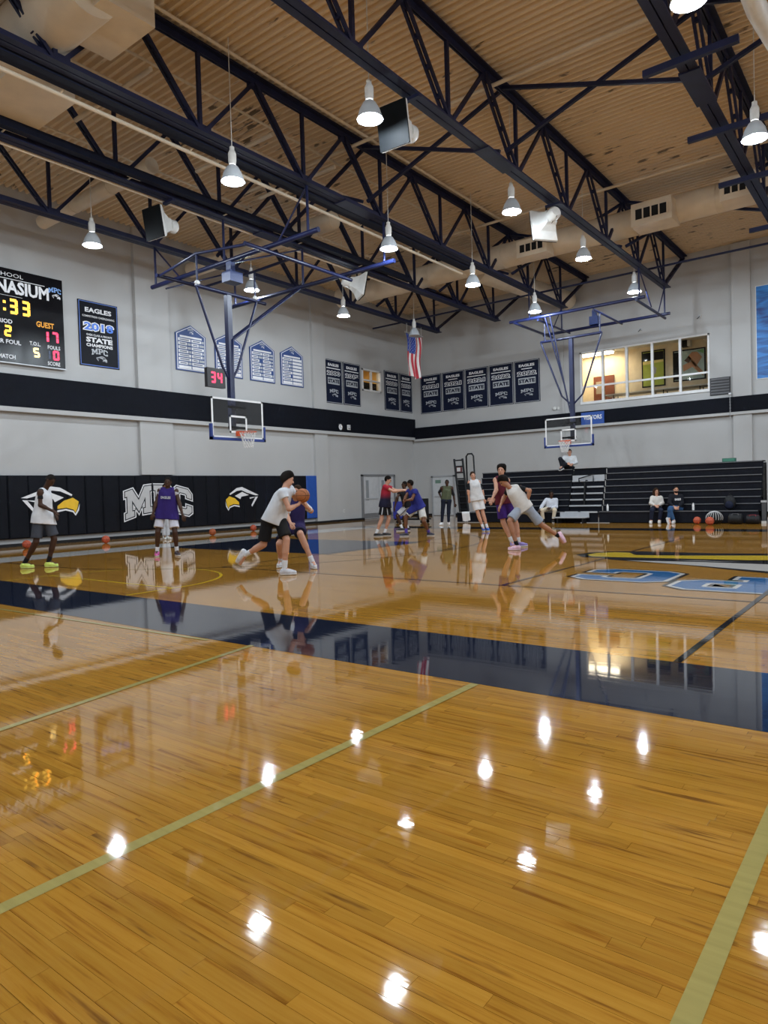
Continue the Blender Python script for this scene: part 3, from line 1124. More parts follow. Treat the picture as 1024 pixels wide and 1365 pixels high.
sbtext('CHRISTIAN SCHOOL', 9.15, 8.22, 2.2, .12, bold=0.0)
sbtext('GYMNASIUM', 9.75, 7.86, 2.55, .40, bold=.035)
b = MB(); b.box(SX, SX + .004, 7.6, 10.9, 8.085, 8.105); b.box(SX, SX + .004, 7.6, 10.2, 7.58, 7.59); b.build('rule_line', WHITEP, sb)
crest((SX + .002, 11.22, 7.93), RY, UZ, NX, .4, .34, sb, M('pale_blue_print', (.25, .45, .85), rough=.5), WHITEP)
for k, ch in enumerate('33'):
    b = MB(); seg_digit(b, ch, (SX + .006, 9.92 + .37 * k, 7.28), RY, UZ, .26, .46, .085); b.build('clock_digit', AMBER, sb)
b = MB(); b.box(SX, SX + .006, 9.62, 9.70, 7.34, 7.42); b.box(SX, SX + .006, 9.62, 9.70, 7.12, 7.20); b.build('clock_colon', AMBER, sb)
sbtext('PERIOD', 9.58, 6.81, .58, .13)
b = MB(); seg_digit(b, '2', (SX + .006, 9.73, 6.52), RY, UZ, .22, .34, .07); b.build('period_digit', AMBER, sb)
sbtext('PLAYER FOUL', 9.55, 6.20, 1.1, .13)
sbtext('MATCH', 9.67, 5.75, .5, .13)
sbtext('GUEST', 10.87, 6.88, .56, .18, ORANGELET, .03)
for ch, yc in (('1', 10.86), ('7', 11.17)):
    b = MB(); seg_digit(b, ch, (SX + .006, yc, 6.53), RY, UZ, .22, .36, .075); b.build('guest_score_digit', REDLED, sb)
sbtext('T.O.L.', 10.53, 6.25, .34, .12)
b = MB(); seg_digit(b, '5', (SX + .006, 10.56, 5.98), RY, UZ, .2, .30, .065); b.build('timeout_digit', WHITELED, sb)
sbtext('FOULS', 11.12, 6.21, .4, .12)
b = MB(); seg_digit(b, '0', (SX + .006, 11.18, 5.97), RY, UZ, .2, .30, .06); b.build('foul_digit', REDLED, sb)
b = MB(); seg_digit(b, '1', (SX + .006, 10.90, 5.97), RY, UZ, .2, .30, .06); b.build('unlit_digit', M('unlit_led', (.06, .08, .14), rough=.4), sb)
sbtext('SCORE', 11.1, 5.70, .4, .12)


def banner(o, right, nrm, w, h, label, lines, border, bg, group=None):
    """hanging vinyl banner: lines = (text, v centre, width, height, material)"""
    o, right, nrm = Vector(o), Vector(right), Vector(nrm)
    o = o + nrm * .004
    t = thing('banner', label, 'banner', o - UZ * (h / 2) + nrm * .03, group)
    c = o + nrm * .03

    def slab(w_, h_, d0, d1):
        p = [c + right * (sx * w_ / 2) + UZ * (sz * h_ / 2) + nrm * d0 for sx, sz in ((-1, -1), (1, -1), (1, 1), (-1, 1))]
        return MB().prism(p, nrm * (d1 - d0))
    slab(w, h, -.03, 0).build('banner_cloth', bg, t)
    b = MB()
    for a in (.035,):
        for sx in (-1, 1):
            p0 = c + right * (sx * (w / 2 - a)) + nrm * .004
            b.add([p0 - right * .011 - UZ * (h / 2 - a), p0 + right * .011 - UZ * (h / 2 - a), p0 + right * .011 + UZ * (h / 2 - a), p0 - right * .011 + UZ * (h / 2 - a)], [(0, 1, 2, 3)])
        for sz in (-1, 1):
            p0 = c + UZ * (sz * (h / 2 - a)) + nrm * .004
            b.add([p0 - right * (w / 2 - a) - UZ * .011, p0 + right * (w / 2 - a) - UZ * .011, p0 + right * (w / 2 - a) + UZ * .011, p0 - right * (w / 2 - a) + UZ * .011], [(0, 1, 2, 3)])
    b.build('border', border, t)
    for li, (s, v, tw, th, mt, bold) in enumerate(lines):
        if s == '#crest':
            crest(c + UZ * v, right, UZ, nrm, tw, th, t, mt, mt)
        elif s == '#bar':
            b = MB(); p0 = c + UZ * v + nrm * .003
            b.add([p0 - right * tw / 2 - UZ * th / 2, p0 + right * tw / 2 - UZ * th / 2, p0 + right * tw / 2 + UZ * th / 2, p0 - right * tw / 2 + UZ * th / 2], [(0, 1, 2, 3)])
            b.build('panel', mt, t)
        else:
            put2d(MB(), text2d(s, tw, th, bold), c + UZ * v + nrm * (.005 + .0015 * li), right, UZ).build('lettering', mt, t)
    return t


BRIGHTBLUE = M('bright_blue_print', (.06, .20, .75), rough=.5)
banner((XL, 12.75, 6.9), RY, NX, 1.42, 2.16, 'black vinyl banner with blue 2018 numerals beside the scoreboard',
       [('EAGLES', .78, .95, .16, WHITEP, .04), ('COMPETITION CHEERLEADING', .57, 1.15, .065, WHITEP, .02), ('2018', .24, 1.14, .32, WHITEP, .10), ('2018', .24, 1.05, .26, BRIGHTBLUE, .03),
        ('GHSA CLASS A PRIVATE', -.04, .92, .07, WHITEP, .02), ('STATE', -.20, .95, .17, WHITEP, .05), ('CHAMPIONS', -.38, .95, .11, WHITEP, .04), ('#crest', -.70, .58, .42, GREYP, 0)],
       M('blue_border', (.10, .20, .60), rough=.5), M('black_banner', (.006, .007, .012), rough=.5, spec=.12))


def year_banner(o, right, nrm, w, h, year, sub, label, group):
    return banner(o, right, nrm, w, h, label,
                  [('EAGLES', h * .38, w * .62, h * .065, WHITEP, .05), ('#bar', h * .30, w * (.8 if sub else .42), h * .022, WHITEP, 0), (year, h * .19, w * .78, h * .115, WHITEP, .09), (year, h * .19, w * .72, h * .09, NAVY, .02),
                   ('#bar', h * .01, w * .68, h * .15, GREYP, 0), ('STATE', h * .01, w * .64, h * .09, NAVY, .05), ('#crest', -h * .27, w * .5, h * .17, GREYP, 0)],
                  GREYP, M('navy_banner', (.007, .011, .032), rough=.55, spec=.15), group)


LG = 'state banners on the scoreboard wall'
for yc, wd, yr, lb in ((24.56, 1.22, '2000', 'navy state banner beside the pilaster, first of the pair left of the small window'),
                       (25.89, 1.28, '2015', 'navy state banner right beside the small four-pane window'),
                       (29.13, 1.26, '2020', 'navy state banner right of the small window, closer to it'),
                       (30.4, 1.1, '2020', 'navy state banner in the corner behind the flag')):
    year_banner((XL, yc, 6.62), RY, NX, wd, 2.04, yr, True, lb, LG)
FG = 'state banners on the bleacher wall'
for xc, yr, sub, lb in ((-20.55, '2021', False, 'navy 2021 state banner closest to the room corner on the bleacher wall'),
                        (-19.15, '2021', False, 'navy 2021 state banner second from the corner on the bleacher wall'),
                        (-17.75, '2021', True, 'navy 2021 state banner in the middle of the five'),
                        (-16.35, '2022', True, 'navy 2022 state banner second closest to the side basket'),
                        (-14.95, '2022', False, 'navy 2022 state banner closest to the side basket')):
    year_banner((xc, YF, 6.51), RX, NY, 1.34, 2.04, yr, sub, lb, FG)


# record boards (house-shaped)
BOARDBLUE = M('record_board_blue', (.035, .075, .24), rough=.5)
def record_board(yc, label, seed, blank_right):
    rnd = random.Random(seed)
    t = thing('record_board', label, 'board', (XL, yc, 6.12), 'house shaped record boards')
    w, zb, zs, za = 1.38, 6.12, 7.50, 7.86

    def house(i, x):
        return [(x, yc - w / 2 + i, zb + i), (x, yc + w / 2 - i, zb + i), (x, yc + w / 2 - i, zs - i * .3), (x, yc, za - i), (x, yc - w / 2 + i, zs - i * .3)]
    MB().prism(house(0, XL), (.05, 0, 0)).build('board', BOARDBLUE, t)
    b = MB(); b.add(house(.045, XL + .052), [(0, 1, 2, 3, 4)]); b.build('white_edge', WHITEP, t)
    b = MB(); b.add(house(.075, XL + .054), [(0, 1, 2, 3, 4)]); b.build('blue_field', BOARDBLUE, t)
    crest((XL + .056, yc, 7.62), RY, UZ, NX, .26, .2, t, GREYP, WHITEP)
    MB().box(XL + .05, XL + .058, yc - .5, yc + .5, 7.36, 7.43).build('title_strip', WHITEP, t)
    for r in range(8):
        z = 7.27 - r * .145
        for cidx in range(2):
            a = yc - .58 + cidx * .6
            wd = .56 if (r == 7 or rnd.random() < .35 or (cidx == 1 and blank_right)) else rnd.uniform(.30, .50)
            MB().box(XL + .05, XL + .06, a, a + wd, z - .052, z + .052).build('name_plate', WHITEP, t)
            if wd < .5 and rnd.random() < .8:
                MB().box(XL + .05, XL + .06, a + wd + .03, a + .565, z - .045, z + .045).build('name_plate', GREYP, t)
            if not (cidx == 1 and blank_right) and r < 7:
                MB().box(XL + .06, XL + .062, a + .06, a + wd * .85, z - .018, z + .018).build('name_writing', M('dark_blue_grey', (.10, .13, .22), rough=.6), t)
    return t


record_board(16.47, 'blue house shaped record board beside the wide pilaster', 1, False)
record_board(18.29, 'blue house shaped record board behind the basket mast', 2, False)
record_board(20.08, 'blue house shaped record board between the mast and the half blank board', 3, False)
record_board(21.82, 'blue house shaped record board with blank right column', 4, True)

# wall pads
pad0 = None
PW = .612
k = 0
yy = 22.37 - PW * 29
def make_pad(name, mat_, y0, y1):
    b = MB()
    z0, z1, x0, x1 = .24, 2.17, XL, XL + .16
    c = .03
    b.prism([(x0, y0 + .004, z0), (x1 - c, y0 + .004, z0), (x1, y0 + c, z0 + c), (x1, y0 + c, z1 - c), (x1 - c, y0 + .004, z1), (x0, y0 + .004, z1)], (0, 0, 0)) if False else None
    ya, yb = y0 + .003, y1 - .003
    v = []
    for (x, i) in ((x0, 0), (x1 - c, 0), (x1, c)):
        v += [(x, ya + i, z0 + i), (x, yb - i, z0 + i), (x, yb - i, z1 - i), (x, ya + i, z1 - i)]
    f = [(0, 1, 2, 3), (8, 9, 10, 11)]
    for s in (0, 4):
        for j in range(4):
            f.append((s + j, s + (j + 1) % 4, s + 4 + (j + 1) % 4, s + 4 + j))
    b.add(v, f)
    return b.build(name, mat_)


while yy < 22.3:
    if pad0 is None:
        pad0 = tag(lift(make_pad('wall_pad', PADBLACK, yy, yy + PW)), 'black vinyl wall pad on the scoreboard wall', 'wall pad', 'black wall pads')
    else:
        q = pad0.copy(); col.objects.link(q); q.location.y = yy + PW / 2
    yy += PW
tag(lift(make_pad('wall_pad', PADBLUE, 22.37, 23.05)), 'bright blue vinyl wall pad at the end of the black pads', 'wall pad')
PX = XL + .163
t = thing('pad_emblem', 'white eagle head with yellow beak pointing away from the scoreboard end', 'emblem', (PX, 10.8, .84))
eagle((PX, 10.82, 1.36), RY, UZ, NX, 1.86, 1.0, t)
t = thing('pad_emblem', 'eagle head emblem with yellow beak facing the block letters, nearer the blue pad', 'emblem', (PX, 18.65, .78))
eagle((PX, 18.62, 1.26), RY, UZ, NX, 1.75, .98, t, flip=True)
t = thing('pad_lettering', 'white outlined block letters MPC on the black wall pads', 'lettering', (PX, 14.75, .62))
for off, mt, d in ((.07, WHITEP, .001), (.03, PADBLACK, .003), (-.005, M('grey_white_print', (.55, .55, .56), rough=.5), .005)):
    v, f = fill_curves(MPC_POLYS, off)
    wd, ht = 2.75, .95
    put2d(MB(), ([((x / MPC_W - .5) * wd, (y - .5) * ht) for x, y in v], f), (PX + d, 14.76, 1.2), RY, UZ, warp=lambda x, y: (x, y + .24 * (1 - (2 * x / wd) ** 2) - .08)).build('letters', mt, t)

# doors
def door_leaf(b, x, y0, y1, z1):
    b.box(x, x + .05, y0, y1, .01, z1)


DOORW = M('pale_grey_door', (.52, .53, .55), rough=.5)
b = MB(); b.box(XL, XL + .1, 26.38, 26.48, 0, 2.22); b.box(XL, XL + .1, 29.0, 29.1, 0, 2.22); b.box(XL, XL + .1, 26.38, 29.1, 2.15, 2.25)
door_1 = b.build('door_1', M('dark_frame', (.20, .20, .21), rough=.5), kind='structure')
for a, c in ((26.49, 27.73), (27.76, 28.99)):
    lf = MB().box(XL, XL + .06, a, c, .02, 2.14).build('door_leaf', DOORW, door_1)
    MB().box(XL + .06, XL + .066, a + .2, a + .42, .95, 1.95).build('vision_pane', M('wired_glass', (.25, .27, .29), rough=.1), lf)
    MB().box(XL + .06, XL + .068, a + .04, c - .04, .05, .30).build('kick_plate', M('kick_plate_steel', (.28, .29, .31), rough=.35, metal=.6), lf)
    MB().box(XL + .06, XL + .10, a + .1, c - .1, 1.0, 1.06).build('push_bar', GREYMET, lf)
b = MB(); b.box(-20.64, -20.55, YF - .09, YF, 0, 2.12); b.box(-19.29, -19.20, YF - .09, YF, 0, 2.12); b.box(-20.64, -19.20, YF - .09, YF, 2.04, 2.13)
door_2 = b.build('door_2', M('grey_frame', (.36, .37, .39), rough=.5), kind='structure')
lf = MB().box(-20.55, -19.29, YF - .06, YF, .02, 2.04).build('door_leaf', M('light_grey_door', (.58, .60, .62), rough=.5), door_2)
MB().box(-20.45, -19.4, YF - .1, YF - .06, 1.0, 1.06).build('push_bar', GREYMET, lf)
MB().box(-20.4, -20.05, YF - .064, YF - .06, 1.72, 1.9).build('notice', M('notice_green', (.15, .25, .2), rough=.5), lf)
t = thing('wall_box', 'small red framed fire alarm box beside the grey door', 'box', (-18.9, YF - .1, 2.2))
MB().box(-19.05, -18.75, YF - .1, YF, 2.25, 2.55).build('cabinet', M('dark_red', (.16, .04, .04), rough=.5), t)
MB().box(-19.0, -18.8, YF - .11, YF - .1, 2.3, 2.5).build('panel', WHITE, t)
t = thing('wall_socket', 'small white electrical outlet low on the white wall', 'socket', (XL, 25.05, .4))
MB().box(XL, XL + .012, 25.0, 25.1, .42, .56).build('cover_plate', OFFWHITE, t)
MB().box(XL + .012, XL + .016, 25.03, 25.07, .45, .53).build('sockets', M('socket_grey', (.3, .3, .3)), t)

# clock and horn speaker on the stripe
t = thing('wall_clock', 'round black rimmed wall clock on the dark stripe', 'clock', (XL + .2, 24.75, 4.26))
MB().lathe([(.17, 0), (.17, .05), (.145, .06), (.145, .03)], 24, (XL + .16, 24.75, 4.48), (1, 0, 0)).build('rim', BLACK, t, smooth=True)
MB().lathe([(0, 0), (.145, 0)], 24, (XL + .195, 24.75, 4.48), (1, 0, 0), cap=False).build('face', WHITEP, t)
b = MB(); b.bar((XL + .2, 24.75, 4.48), (XL + .2, 24.75, 4.59), .015, .006, up=(1, 0, 0)); b.bar((XL + .2, 24.75, 4.48), (XL + .2, 24.82, 4.45), .015, .006, up=(1, 0, 0)); b.build('hands', BLACK, t)
t = thing('alarm_bell', 'small pale round alarm next to the wall clock', 'alarm', (XL + .2, 25.4, 4.4))
MB().lathe([(.09, 0), (.09, .04), (.05, .08), (0.001, .085)], 18, (XL + .16, 25.4, 4.5), (1, 0, 0)).build('dome', GREYMET, t, smooth=True)
MB().box(XL + .16, XL + .17, 25.28, 25.52, 4.38, 4.62).build('plate', OFFWHITE, t)

# ================================================================== things on the far (bleacher) wall
t = thing('team_sign', 'blue rectangular VISITORS sign on the dark stripe behind the side basket', 'sign', (-11.66, YF - .2, 4.1))
MB().box(-12.2, -11.13, YF - .22, YF - .18, 4.12, 4.70).build('panel', PADBLUE, t)
put2d(MB(), text2d('VISITORS', .86, .2, .03), (-11.66, YF - .224, 4.46), RX, UZ).build('lettering', WHITEP, t)
t = thing('wall_louver', 'dark louvred vent in the wall above the stripe', 'vent', (-6.36, YF, 4.9))
MB().box(-6.75, -5.97, YF - .03, YF, 4.90, 5.62).build('frame', M('dark_louver', (.05, .05, .055), rough=.6), t)
for k in range(6):
    z = 4.97 + k * .115
    MB().prism([(-6.70, YF - .03, z), (-6.70, YF - .09, z - .03), (-6.70, YF - .09, z - .015), (-6.70, YF - .03, z + .05)], (.68, 0, 0)).build('slat', M('louver_grey', (.16, .16, .17), rough=.5), t)
t = thing('blue_wall_banner', 'large glossy blue wall banner beside the far pilaster', 'banner', (-3.6, YF, 5.37))
bl = bpy.data.materials.new('blue_gradient_print'); bl.use_nodes = True
_n = bl.node_tree; _b = _n.nodes['Principled BSDF']; _b.inputs['Roughness'].default_value = .4
_g = _n.nodes.new('ShaderNodeTexNoise'); _g.inputs['Scale'].default_value = 1.6; _g.inputs['Detail'].default_value = 6; _g.inputs['Distortion'].default_value = 1.5
_t = _n.nodes.new('ShaderNodeTexCoord'); _mp = _n.nodes.new('ShaderNodeMapping'); _mp.inputs['Scale'].default_value = (.5, 1, 2.2)
_n.links.new(_t.outputs['Object'], _mp.inputs[0]); _n.links.new(_mp.outputs[0], _g.inputs['Vector'])
_cr = _n.nodes.new('ShaderNodeValToRGB'); _cr.color_ramp.elements[0].position = .3; _cr.color_ramp.elements[0].color = (.01, .035, .18, 1); _cr.color_ramp.elements[1].position = .72; _cr.color_ramp.elements[1].color = (.04, .28, .75, 1)
_n.links.new(_g.outputs[0], _cr.inputs[0]); _n.links.new(_cr.outputs[0], _b.inputs['Base Color'])
MB().box(-5.0, -2.2, YF - .04, YF, 5.40, 9.02).build('banner_cloth', bl, t)
MB().box(-5.03, -2.17, YF - .03, YF, 5.37, 9.05).build('edge', OFFWHITE, t)
t = thing('wall_sensor', 'small white wall sensor under the banners beside the side basket', 'sensor', (-13.5, YF, 4.95))
MB().sphere((-13.55, YF - .06, 5.05), .11, sc=(1, .5, .8)).build('dome', OFFWHITE, t, smooth=True)
MB().box(-13.42, -13.3, YF - .05, YF, 4.98, 5.1).build('bracket', OFFWHITE, t)
for xc, zc, s in ((-9.5, 8.05, 'above the viewing window'), (-7.1, 8.18, 'above the right end of the viewing window')):
    t = thing('wall_bracket', 'tiny dark hook on the wall %s' % s, 'hook', (xc, YF, zc))
    MB().box(xc - .05, xc + .05, YF - .06, YF, zc, zc + .1).build('plate', GREYMET, t)
    MB().tube([(xc, YF - .06, zc + .06), (xc, YF - .14, zc), (xc - .08, YF - .14, zc - .06)], .015, 6).build('hook', BLACK, t)
t = thing('climbing_chain', 'thin hanging chain in front of the stripe near the pilaster', 'chain', (-5.95, YF - .3, 4.0))
b = MB()
for k in range(16):
    z = 4.85 - k * .06
    b.tube([(-5.95 + .018 * math.cos(a) * (k % 2) , YF - .28 + .018 * math.cos(a) * ((k + 1) % 2), z + .035 * math.sin(a)) for a in [i * math.pi / 4 for i in range(8)]], .006, 5, closed=True)
b.build('links', GREYMET, t, kind='stuff')
MB().box(-6.0, -5.9, YF - .3, YF - .18, 4.86, 4.92).build('bracket', GREYMET, t)

# inside the viewing room
by = ry1
def poster(x0, x1, z0, z1, label, shapes, bg):
    t = thing('poster', label, 'poster', ((x0 + x1) / 2, by, z0))
    MB().box(x0, x1, by - .04, by, z0, z1).build('frame', BLACK, t)
    MB().box(x0 + .06, x1 - .06, by - .046, by - .04, z0 + .06, z1 - .06).build('print', bg, t)
    for pts, mt in shapes:
        b = MB(); b.add([(x0 + u * (x1 - x0), by - .05, z0 + v * (z1 - z0)) for u, v in pts], [tuple(range(len(pts)))]); b.build('picture', mt, t)


GRASS = M('poster_grass', (.38, .45, .06), rough=.4)
poster(-10.28, -9.22, 5.9, 7.6, 'tall framed poster of a green playing field inside the viewing room',
       [([(.06, .72), (.94, .72), (.94, .95), (.06, .95)], BLACK), ([(.42, .35), (.6, .35), (.64, .5), (.5, .58), (.4, .48)], M('poster_grey', (.35, .35, .4))), ([(.06, .62), (.94, .66), (.94, .72), (.06, .72)], M('poster_yellow', (.7, .6, .2)))], GRASS)
SKIN1 = M('poster_tan', (.55, .28, .14), rough=.4)
poster(-8.87, -7.47, 6.0, 7.42, 'framed poster of entangled tan shapes at the end of the viewing room',
       [([(.04, .06), (.28, .06), (.24, .94), (.04, .94)], BLACK), ([(.3, .5), (.6, .62), (.95, .2), (.92, .1), (.6, .42), (.32, .3)], SKIN1), ([(.45, .75), (.6, .9), (.75, .88), (.9, .7), (.7, .4), (.6, .55)], SKIN1),
        ([(.35, .65), (.5, .78), (.58, .68), (.48, .55)], M('poster_brown', (.10, .05, .03))), ([(.55, .88), (.95, .95), (.95, .8), (.75, .9)], M('poster_green', (.2, .45, .2)))], M('poster_teal', (.45, .58, .55), rough=.4))
t = thing('room_door', 'reddish brown wooden door at the back of the viewing room', 'door', (-12.1, by - .05, rz0))
MB().box(-12.62, -11.6, by - .05, by - .004, rz0, rz0 + 2.15).build('door_leaf', M('red_brown_wood', (.16, .045, .02), rough=.5, var=.2, stretch=(8, 1, 1)), t)
MB().box(-12.5, -12.2, by - .056, by - .05, rz0 + 1.3, rz0 + 1.9).build('pane', M('door_pane', (.35, .28, .2), rough=.2), t)
MB().sphere((-11.68, by - .08, rz0 + 1.0), .035).build('knob', GREYMET, t, smooth=True)
t = thing('folding_table', 'long white folding table standing inside the viewing window', 'table', (-9.0, YF + 1.0, rz0))
MB().box(-11.4, -6.9, YF + .6, YF + 1.4, rz0 + .92, rz0 + .97).build('table_top', M('table_laminate', (.62, .58, .50), rough=.5), t)
for xx in (-11.0, -9.3, -8.8, -7.3):
    MB().tube([(xx, YF + .7, rz0 + .92), (xx, YF + .7, rz0 + .05), (xx, YF + 1.3, rz0 + .05), (xx, YF + 1.3, rz0 + .92)], .02, 8).build('leg', BLACK, t)
t = thing('wall_speaker', 'small black and white speaker high in the viewing room corner', 'speaker', (-8.2, 33.3, 7.5))
MB().box(-8.4, -8.15, 33.2, 33.5, 7.5, 7.78).build('cabinet', BLACK, t)
MB().box(-8.15, -8.02, 33.2, 33.5, 7.5, 7.76).build('bracket', OFFWHITE, t)

# flag hung from the first truss
t = thing('flag', 'American flag hanging vertically from the first truss near the corner', 'flag', (-18.3, 26.3, 6.6))
STR_R = M('flag_red', (.50, .03, .05), rough=.7)
STR_W = M('flag_white', (.80, .78, .76), rough=.7)
CAN_B = M('flag_blue', (.02, .05, .30), rough=.7)
Wf, Hf, y0, zt = 1.28, 1.95, 25.68, 8.52


def fl(u, v):
    return (-18.3 + .10 * math.sin(u * 16 + v * 2) * (.3 + .7 * v) + .03 * math.sin(v * 7), y0 + u * Wf * (1 - .10 * v) + .05 * v + .02 * math.sin(v * 9), zt - v * Hf - .10 * math.sin(min(u, 1) * math.pi) * (1 - v) + .06 * math.sin(u * 9) * v)


for s in range(13):
    b = MB()
    n, m_ = 3, 24
    v0 = .42 if s < 7 else 0.0
    g = [[fl((s + i / n) / 13, v0 + (1 - v0) * j / m_) for i in range(n + 1)] for j in range(m_ + 1)]
    vv = [q for r_ in g for q in r_]
    ff = [(j * (n + 1) + i, j * (n + 1) + i + 1, (j + 1) * (n + 1) + i + 1, (j + 1) * (n + 1) + i) for j in range(m_) for i in range(n)]
    b.add(vv, ff)
    b.build('stripe', STR_R if s % 2 == 0 else STR_W, t, smooth='full')
b = MB(); n, m_ = 20, 12
vv = [fl(7 / 13 * i / n, .42 * j / m_) for j in range(m_ + 1) for i in range(n + 1)]
b.add(vv, [(j * (n + 1) + i, j * (n + 1) + i + 1, (j + 1) * (n + 1) + i + 1, (j + 1) * (n + 1) + i) for j in range(m_) for i in range(n)])
cn = b.build('canton', CAN_B, t, smooth='full')
b = MB()
for r_ in range(9):
    for c_ in range(6 if r_ % 2 == 0 else 5):
        u = 7 / 13 * (.08 + (c_ + (0 if r_ % 2 == 0 else .5)) * .168)
        p = Vector(fl(u, .42 * (.07 + r_ * .107))) + Vector((.008, 0, 0))
        b.add([p + Vector((0, .026 * math.sin(a) * (1 if k % 2 == 0 else .42), .026 * math.cos(a) * (1 if k % 2 == 0 else .42))) for k, a in enumerate([i * math.pi / 5 for i in range(10)])], [tuple(range(10))])
b.build('stars', STR_W, cn, kind='stuff')
MB().tube([(-18.3, 25.6, 8.56), (-18.3, 27.05, 8.56)], .018, 8).build('top_rod', GREYMET, t)
for yy in (25.75, 26.9):
    MB().tube([(-18.3, yy, 8.56), (-18.3, yy, ZB - .03)], .006, 5).build('cord', WHITE, t)


# ================================================================== baskets
RIMO = M('rim_orange', (.65, .09, .02), rough=.4)
NETW = M('net_cord', (.75, .75, .75), rough=.8)
BOARDGLASS = M('backboard_glass', (.96, .98, .98), rough=.02, var=0, trans=1.0)


def basket(label, origin, fwd, lat, bw, mast_top, mast_back, header, side_low):
    """origin: bottom centre of the board face; fwd: towards the court; lat: sideways"""
    o, fwd, lat = Vector(origin), Vector(fwd), Vector(lat)
    t = thing('basketball_hoop', label, 'hoop', o)
    zb, zt = o.z, o.z + 1.07

    def P(a, f, z):
        q = o + lat * a + fwd * f
        return Vector((q.x, q.y, z))

    def slab(a0, a1, z0, z1, f0, f1):
        return MB().prism([P(a0, f0, z0), P(a1, f0, z0), P(a1, f0, z1), P(a0, f0, z1)], fwd * (f1 - f0))
    h = bw / 2
    slab(-h, h, zb, zt, -.012, 0).build('backboard', BOARDGLASS, t)
    b = MB()
    for a0, a1, z0, z1 in ((-h, h, zt - .05, zt), (-h, h, zb, zb + .05), (-h, -h + .05, zb, zt), (h - .05, h, zb, zt)):
        b.prism([P(a0, .001, z0), P(a1, .001, z0), P(a1, .001, z1), P(a0, .001, z1)], fwd * .012)
    b.build('border_line', WHITE, t)
    b = MB()
    for a0, a1, z0, z1 in ((-.305, .305, zb + .57, zb + .62), (-.305, .305, zb + .15, zb + .20), (-.305, -.255, zb + .15, zb + .62), (.255, .305, zb + .15, zb + .62)):
        b.prism([P(a0, .001, z0), P(a1, .001, z0), P(a1, .001, z1), P(a0, .001, z1)], fwd * .008)
    b.build('target_square', WHITE, t)
    b = MB()
    for a0, a1, z0, z1 in ((-h - .05, h + .05, zb - .06, zb + .01), (-h - .05, -h + .005, zb - .06, zb + .36), (h - .005, h + .05, zb - .06, zb + .36)):
        b.prism([P(a0, -.05, z0), P(a1, -.05, z0), P(a1, -.05, z1), P(a0, -.05, z1)], fwd * .09)
    b.build('edge_pad', M('royal_pad', (.012, .035, .20), rough=.5), t)
    rim_z = 3.05
    c = P(0, .38, rim_z)
    MB().tube([P(.229 * math.sin(k * math.pi / 12), .38 + .229 * math.cos(k * math.pi / 12), rim_z) for k in range(24)], .011, 8, closed=True).build('rim', RIMO, t, smooth=True)
    b = MB(); b.prism([P(-.10, 0, rim_z - .09), P(.10, 0, rim_z - .09), P(.10, 0, rim_z + .05), P(-.10, 0, rim_z + .05)], fwd * .12); b.build('rim_bracket', RIMO, t)
    net = MB()
    n = 12
    for s in (1, -1):
        for k in range(n):
            pts = []
            for j in range(7):
                a = (k + s * j * .5) * 2 * math.pi / n
                r = .225 - .105 * (j / 6) ** .7
                pts.append(P(r * math.sin(a), .38 + r * math.cos(a), rim_z - j * .07))
            net.tube(pts, .006, 4)
    net.build('net', NETW, t, kind='stuff')
    # mast, header and stays
    mb_ = mast_back
    MB().bar(P(0, -mb_, mast_top), P(0, -mb_, zb + .25), .15, .15, up=fwd).build('mast', STEEL2, t)
    b = MB()
    for z in (zb + .3, zb + .85):
        b.bar(P(-.3, -.04, z), P(.3, -.04, z), .06, .06); b.bar(P(0, -.04, z), P(0, -mb_, z), .08, .08)
    b.build('board_mount', BLACK, t)
    MB().tube([P(header[0], -mb_, mast_top + .05), P(header[1], -mb_, mast_top + .05)], .05, 10).build('header_tube', STEEL2, t, smooth=True)
    for a, al in ((header[0], -side_low), (header[1], side_low)):
        MB().tube([P(a, -mb_, mast_top + .05), P(al + (a > 0) * .0, -mb_, zb + 1.95), P(0, -mb_, zb + 1.55)], .035, 8).build('side_stay', STEEL2, t, smooth=True)
    return t, P


h1, P1 = basket('glass basketball hoop with blue mast hanging in front of the record boards', (-14.62, 12.53, 2.9), (1, 0, 0), (0, 1, 0), 1.80, 6.82, .25, (-1.05, 1.05), .26)
RZ1 = 7.8
for yb in (12.65, 15.75):
    MB().tube([(-18.5, yb, RZ1), (-11.55, yb, RZ1)], .065, 12).build('frame_rail', STEEL2, h1, smooth=True)
for xb in (-17.1, -13.35):
    MB().tube([(xb, 11.85, RZ1 - .11), (xb, 16.0, RZ1 - .11)], .055, 12).build('frame_cross_tube', STEEL2, h1, smooth=True)
for x in (-18.3, -15.1, -11.9):
    for yb in (12.65, 15.75):
        MB().tube([(x, yb, RZ1), (x, yb, ZB - .05)], .035, 8).build('hanger', STEEL2, h1, smooth=True)
for p, q in (((-18.3, 12.65, ZB - .05), (-17.1, 12.65, RZ1)), ((-11.9, 12.65, ZB - .05), (-13.0, 12.65, RZ1)), ((-15.1, 15.75, ZB - .05), (-15.1, 12.75, RZ1 - .02)), ((-18.3, 15.75, ZB - .05), (-18.3, 13.0, RZ1))):
    MB().tube([p, q], .025, 8).build('frame_stay', STEEL2, h1, smooth=True)
for dx in (-.09, .09):
    MB().tube([(-15.3 + dx, 15.7, RZ1 - .05), P1(.05, -.25, 5.6) + Vector((dx, 0, 0)), P1(.02, -.25, 4.15) + Vector((dx * .5, 0, 0))], .035, 8).build('fold_brace', STEEL2, h1, smooth=True)
for a in (-1.0, 1.0):
    MB().tube([P1(a, -.25, 6.87), P1(a, -.25, RZ1 - .08)], .028, 8).build('header_hanger', STEEL2, h1, smooth=True)
    MB().sphere(P1(a, -.25, 6.95), .07).build('hinge_cap', OFFWHITE, h1, smooth=True)
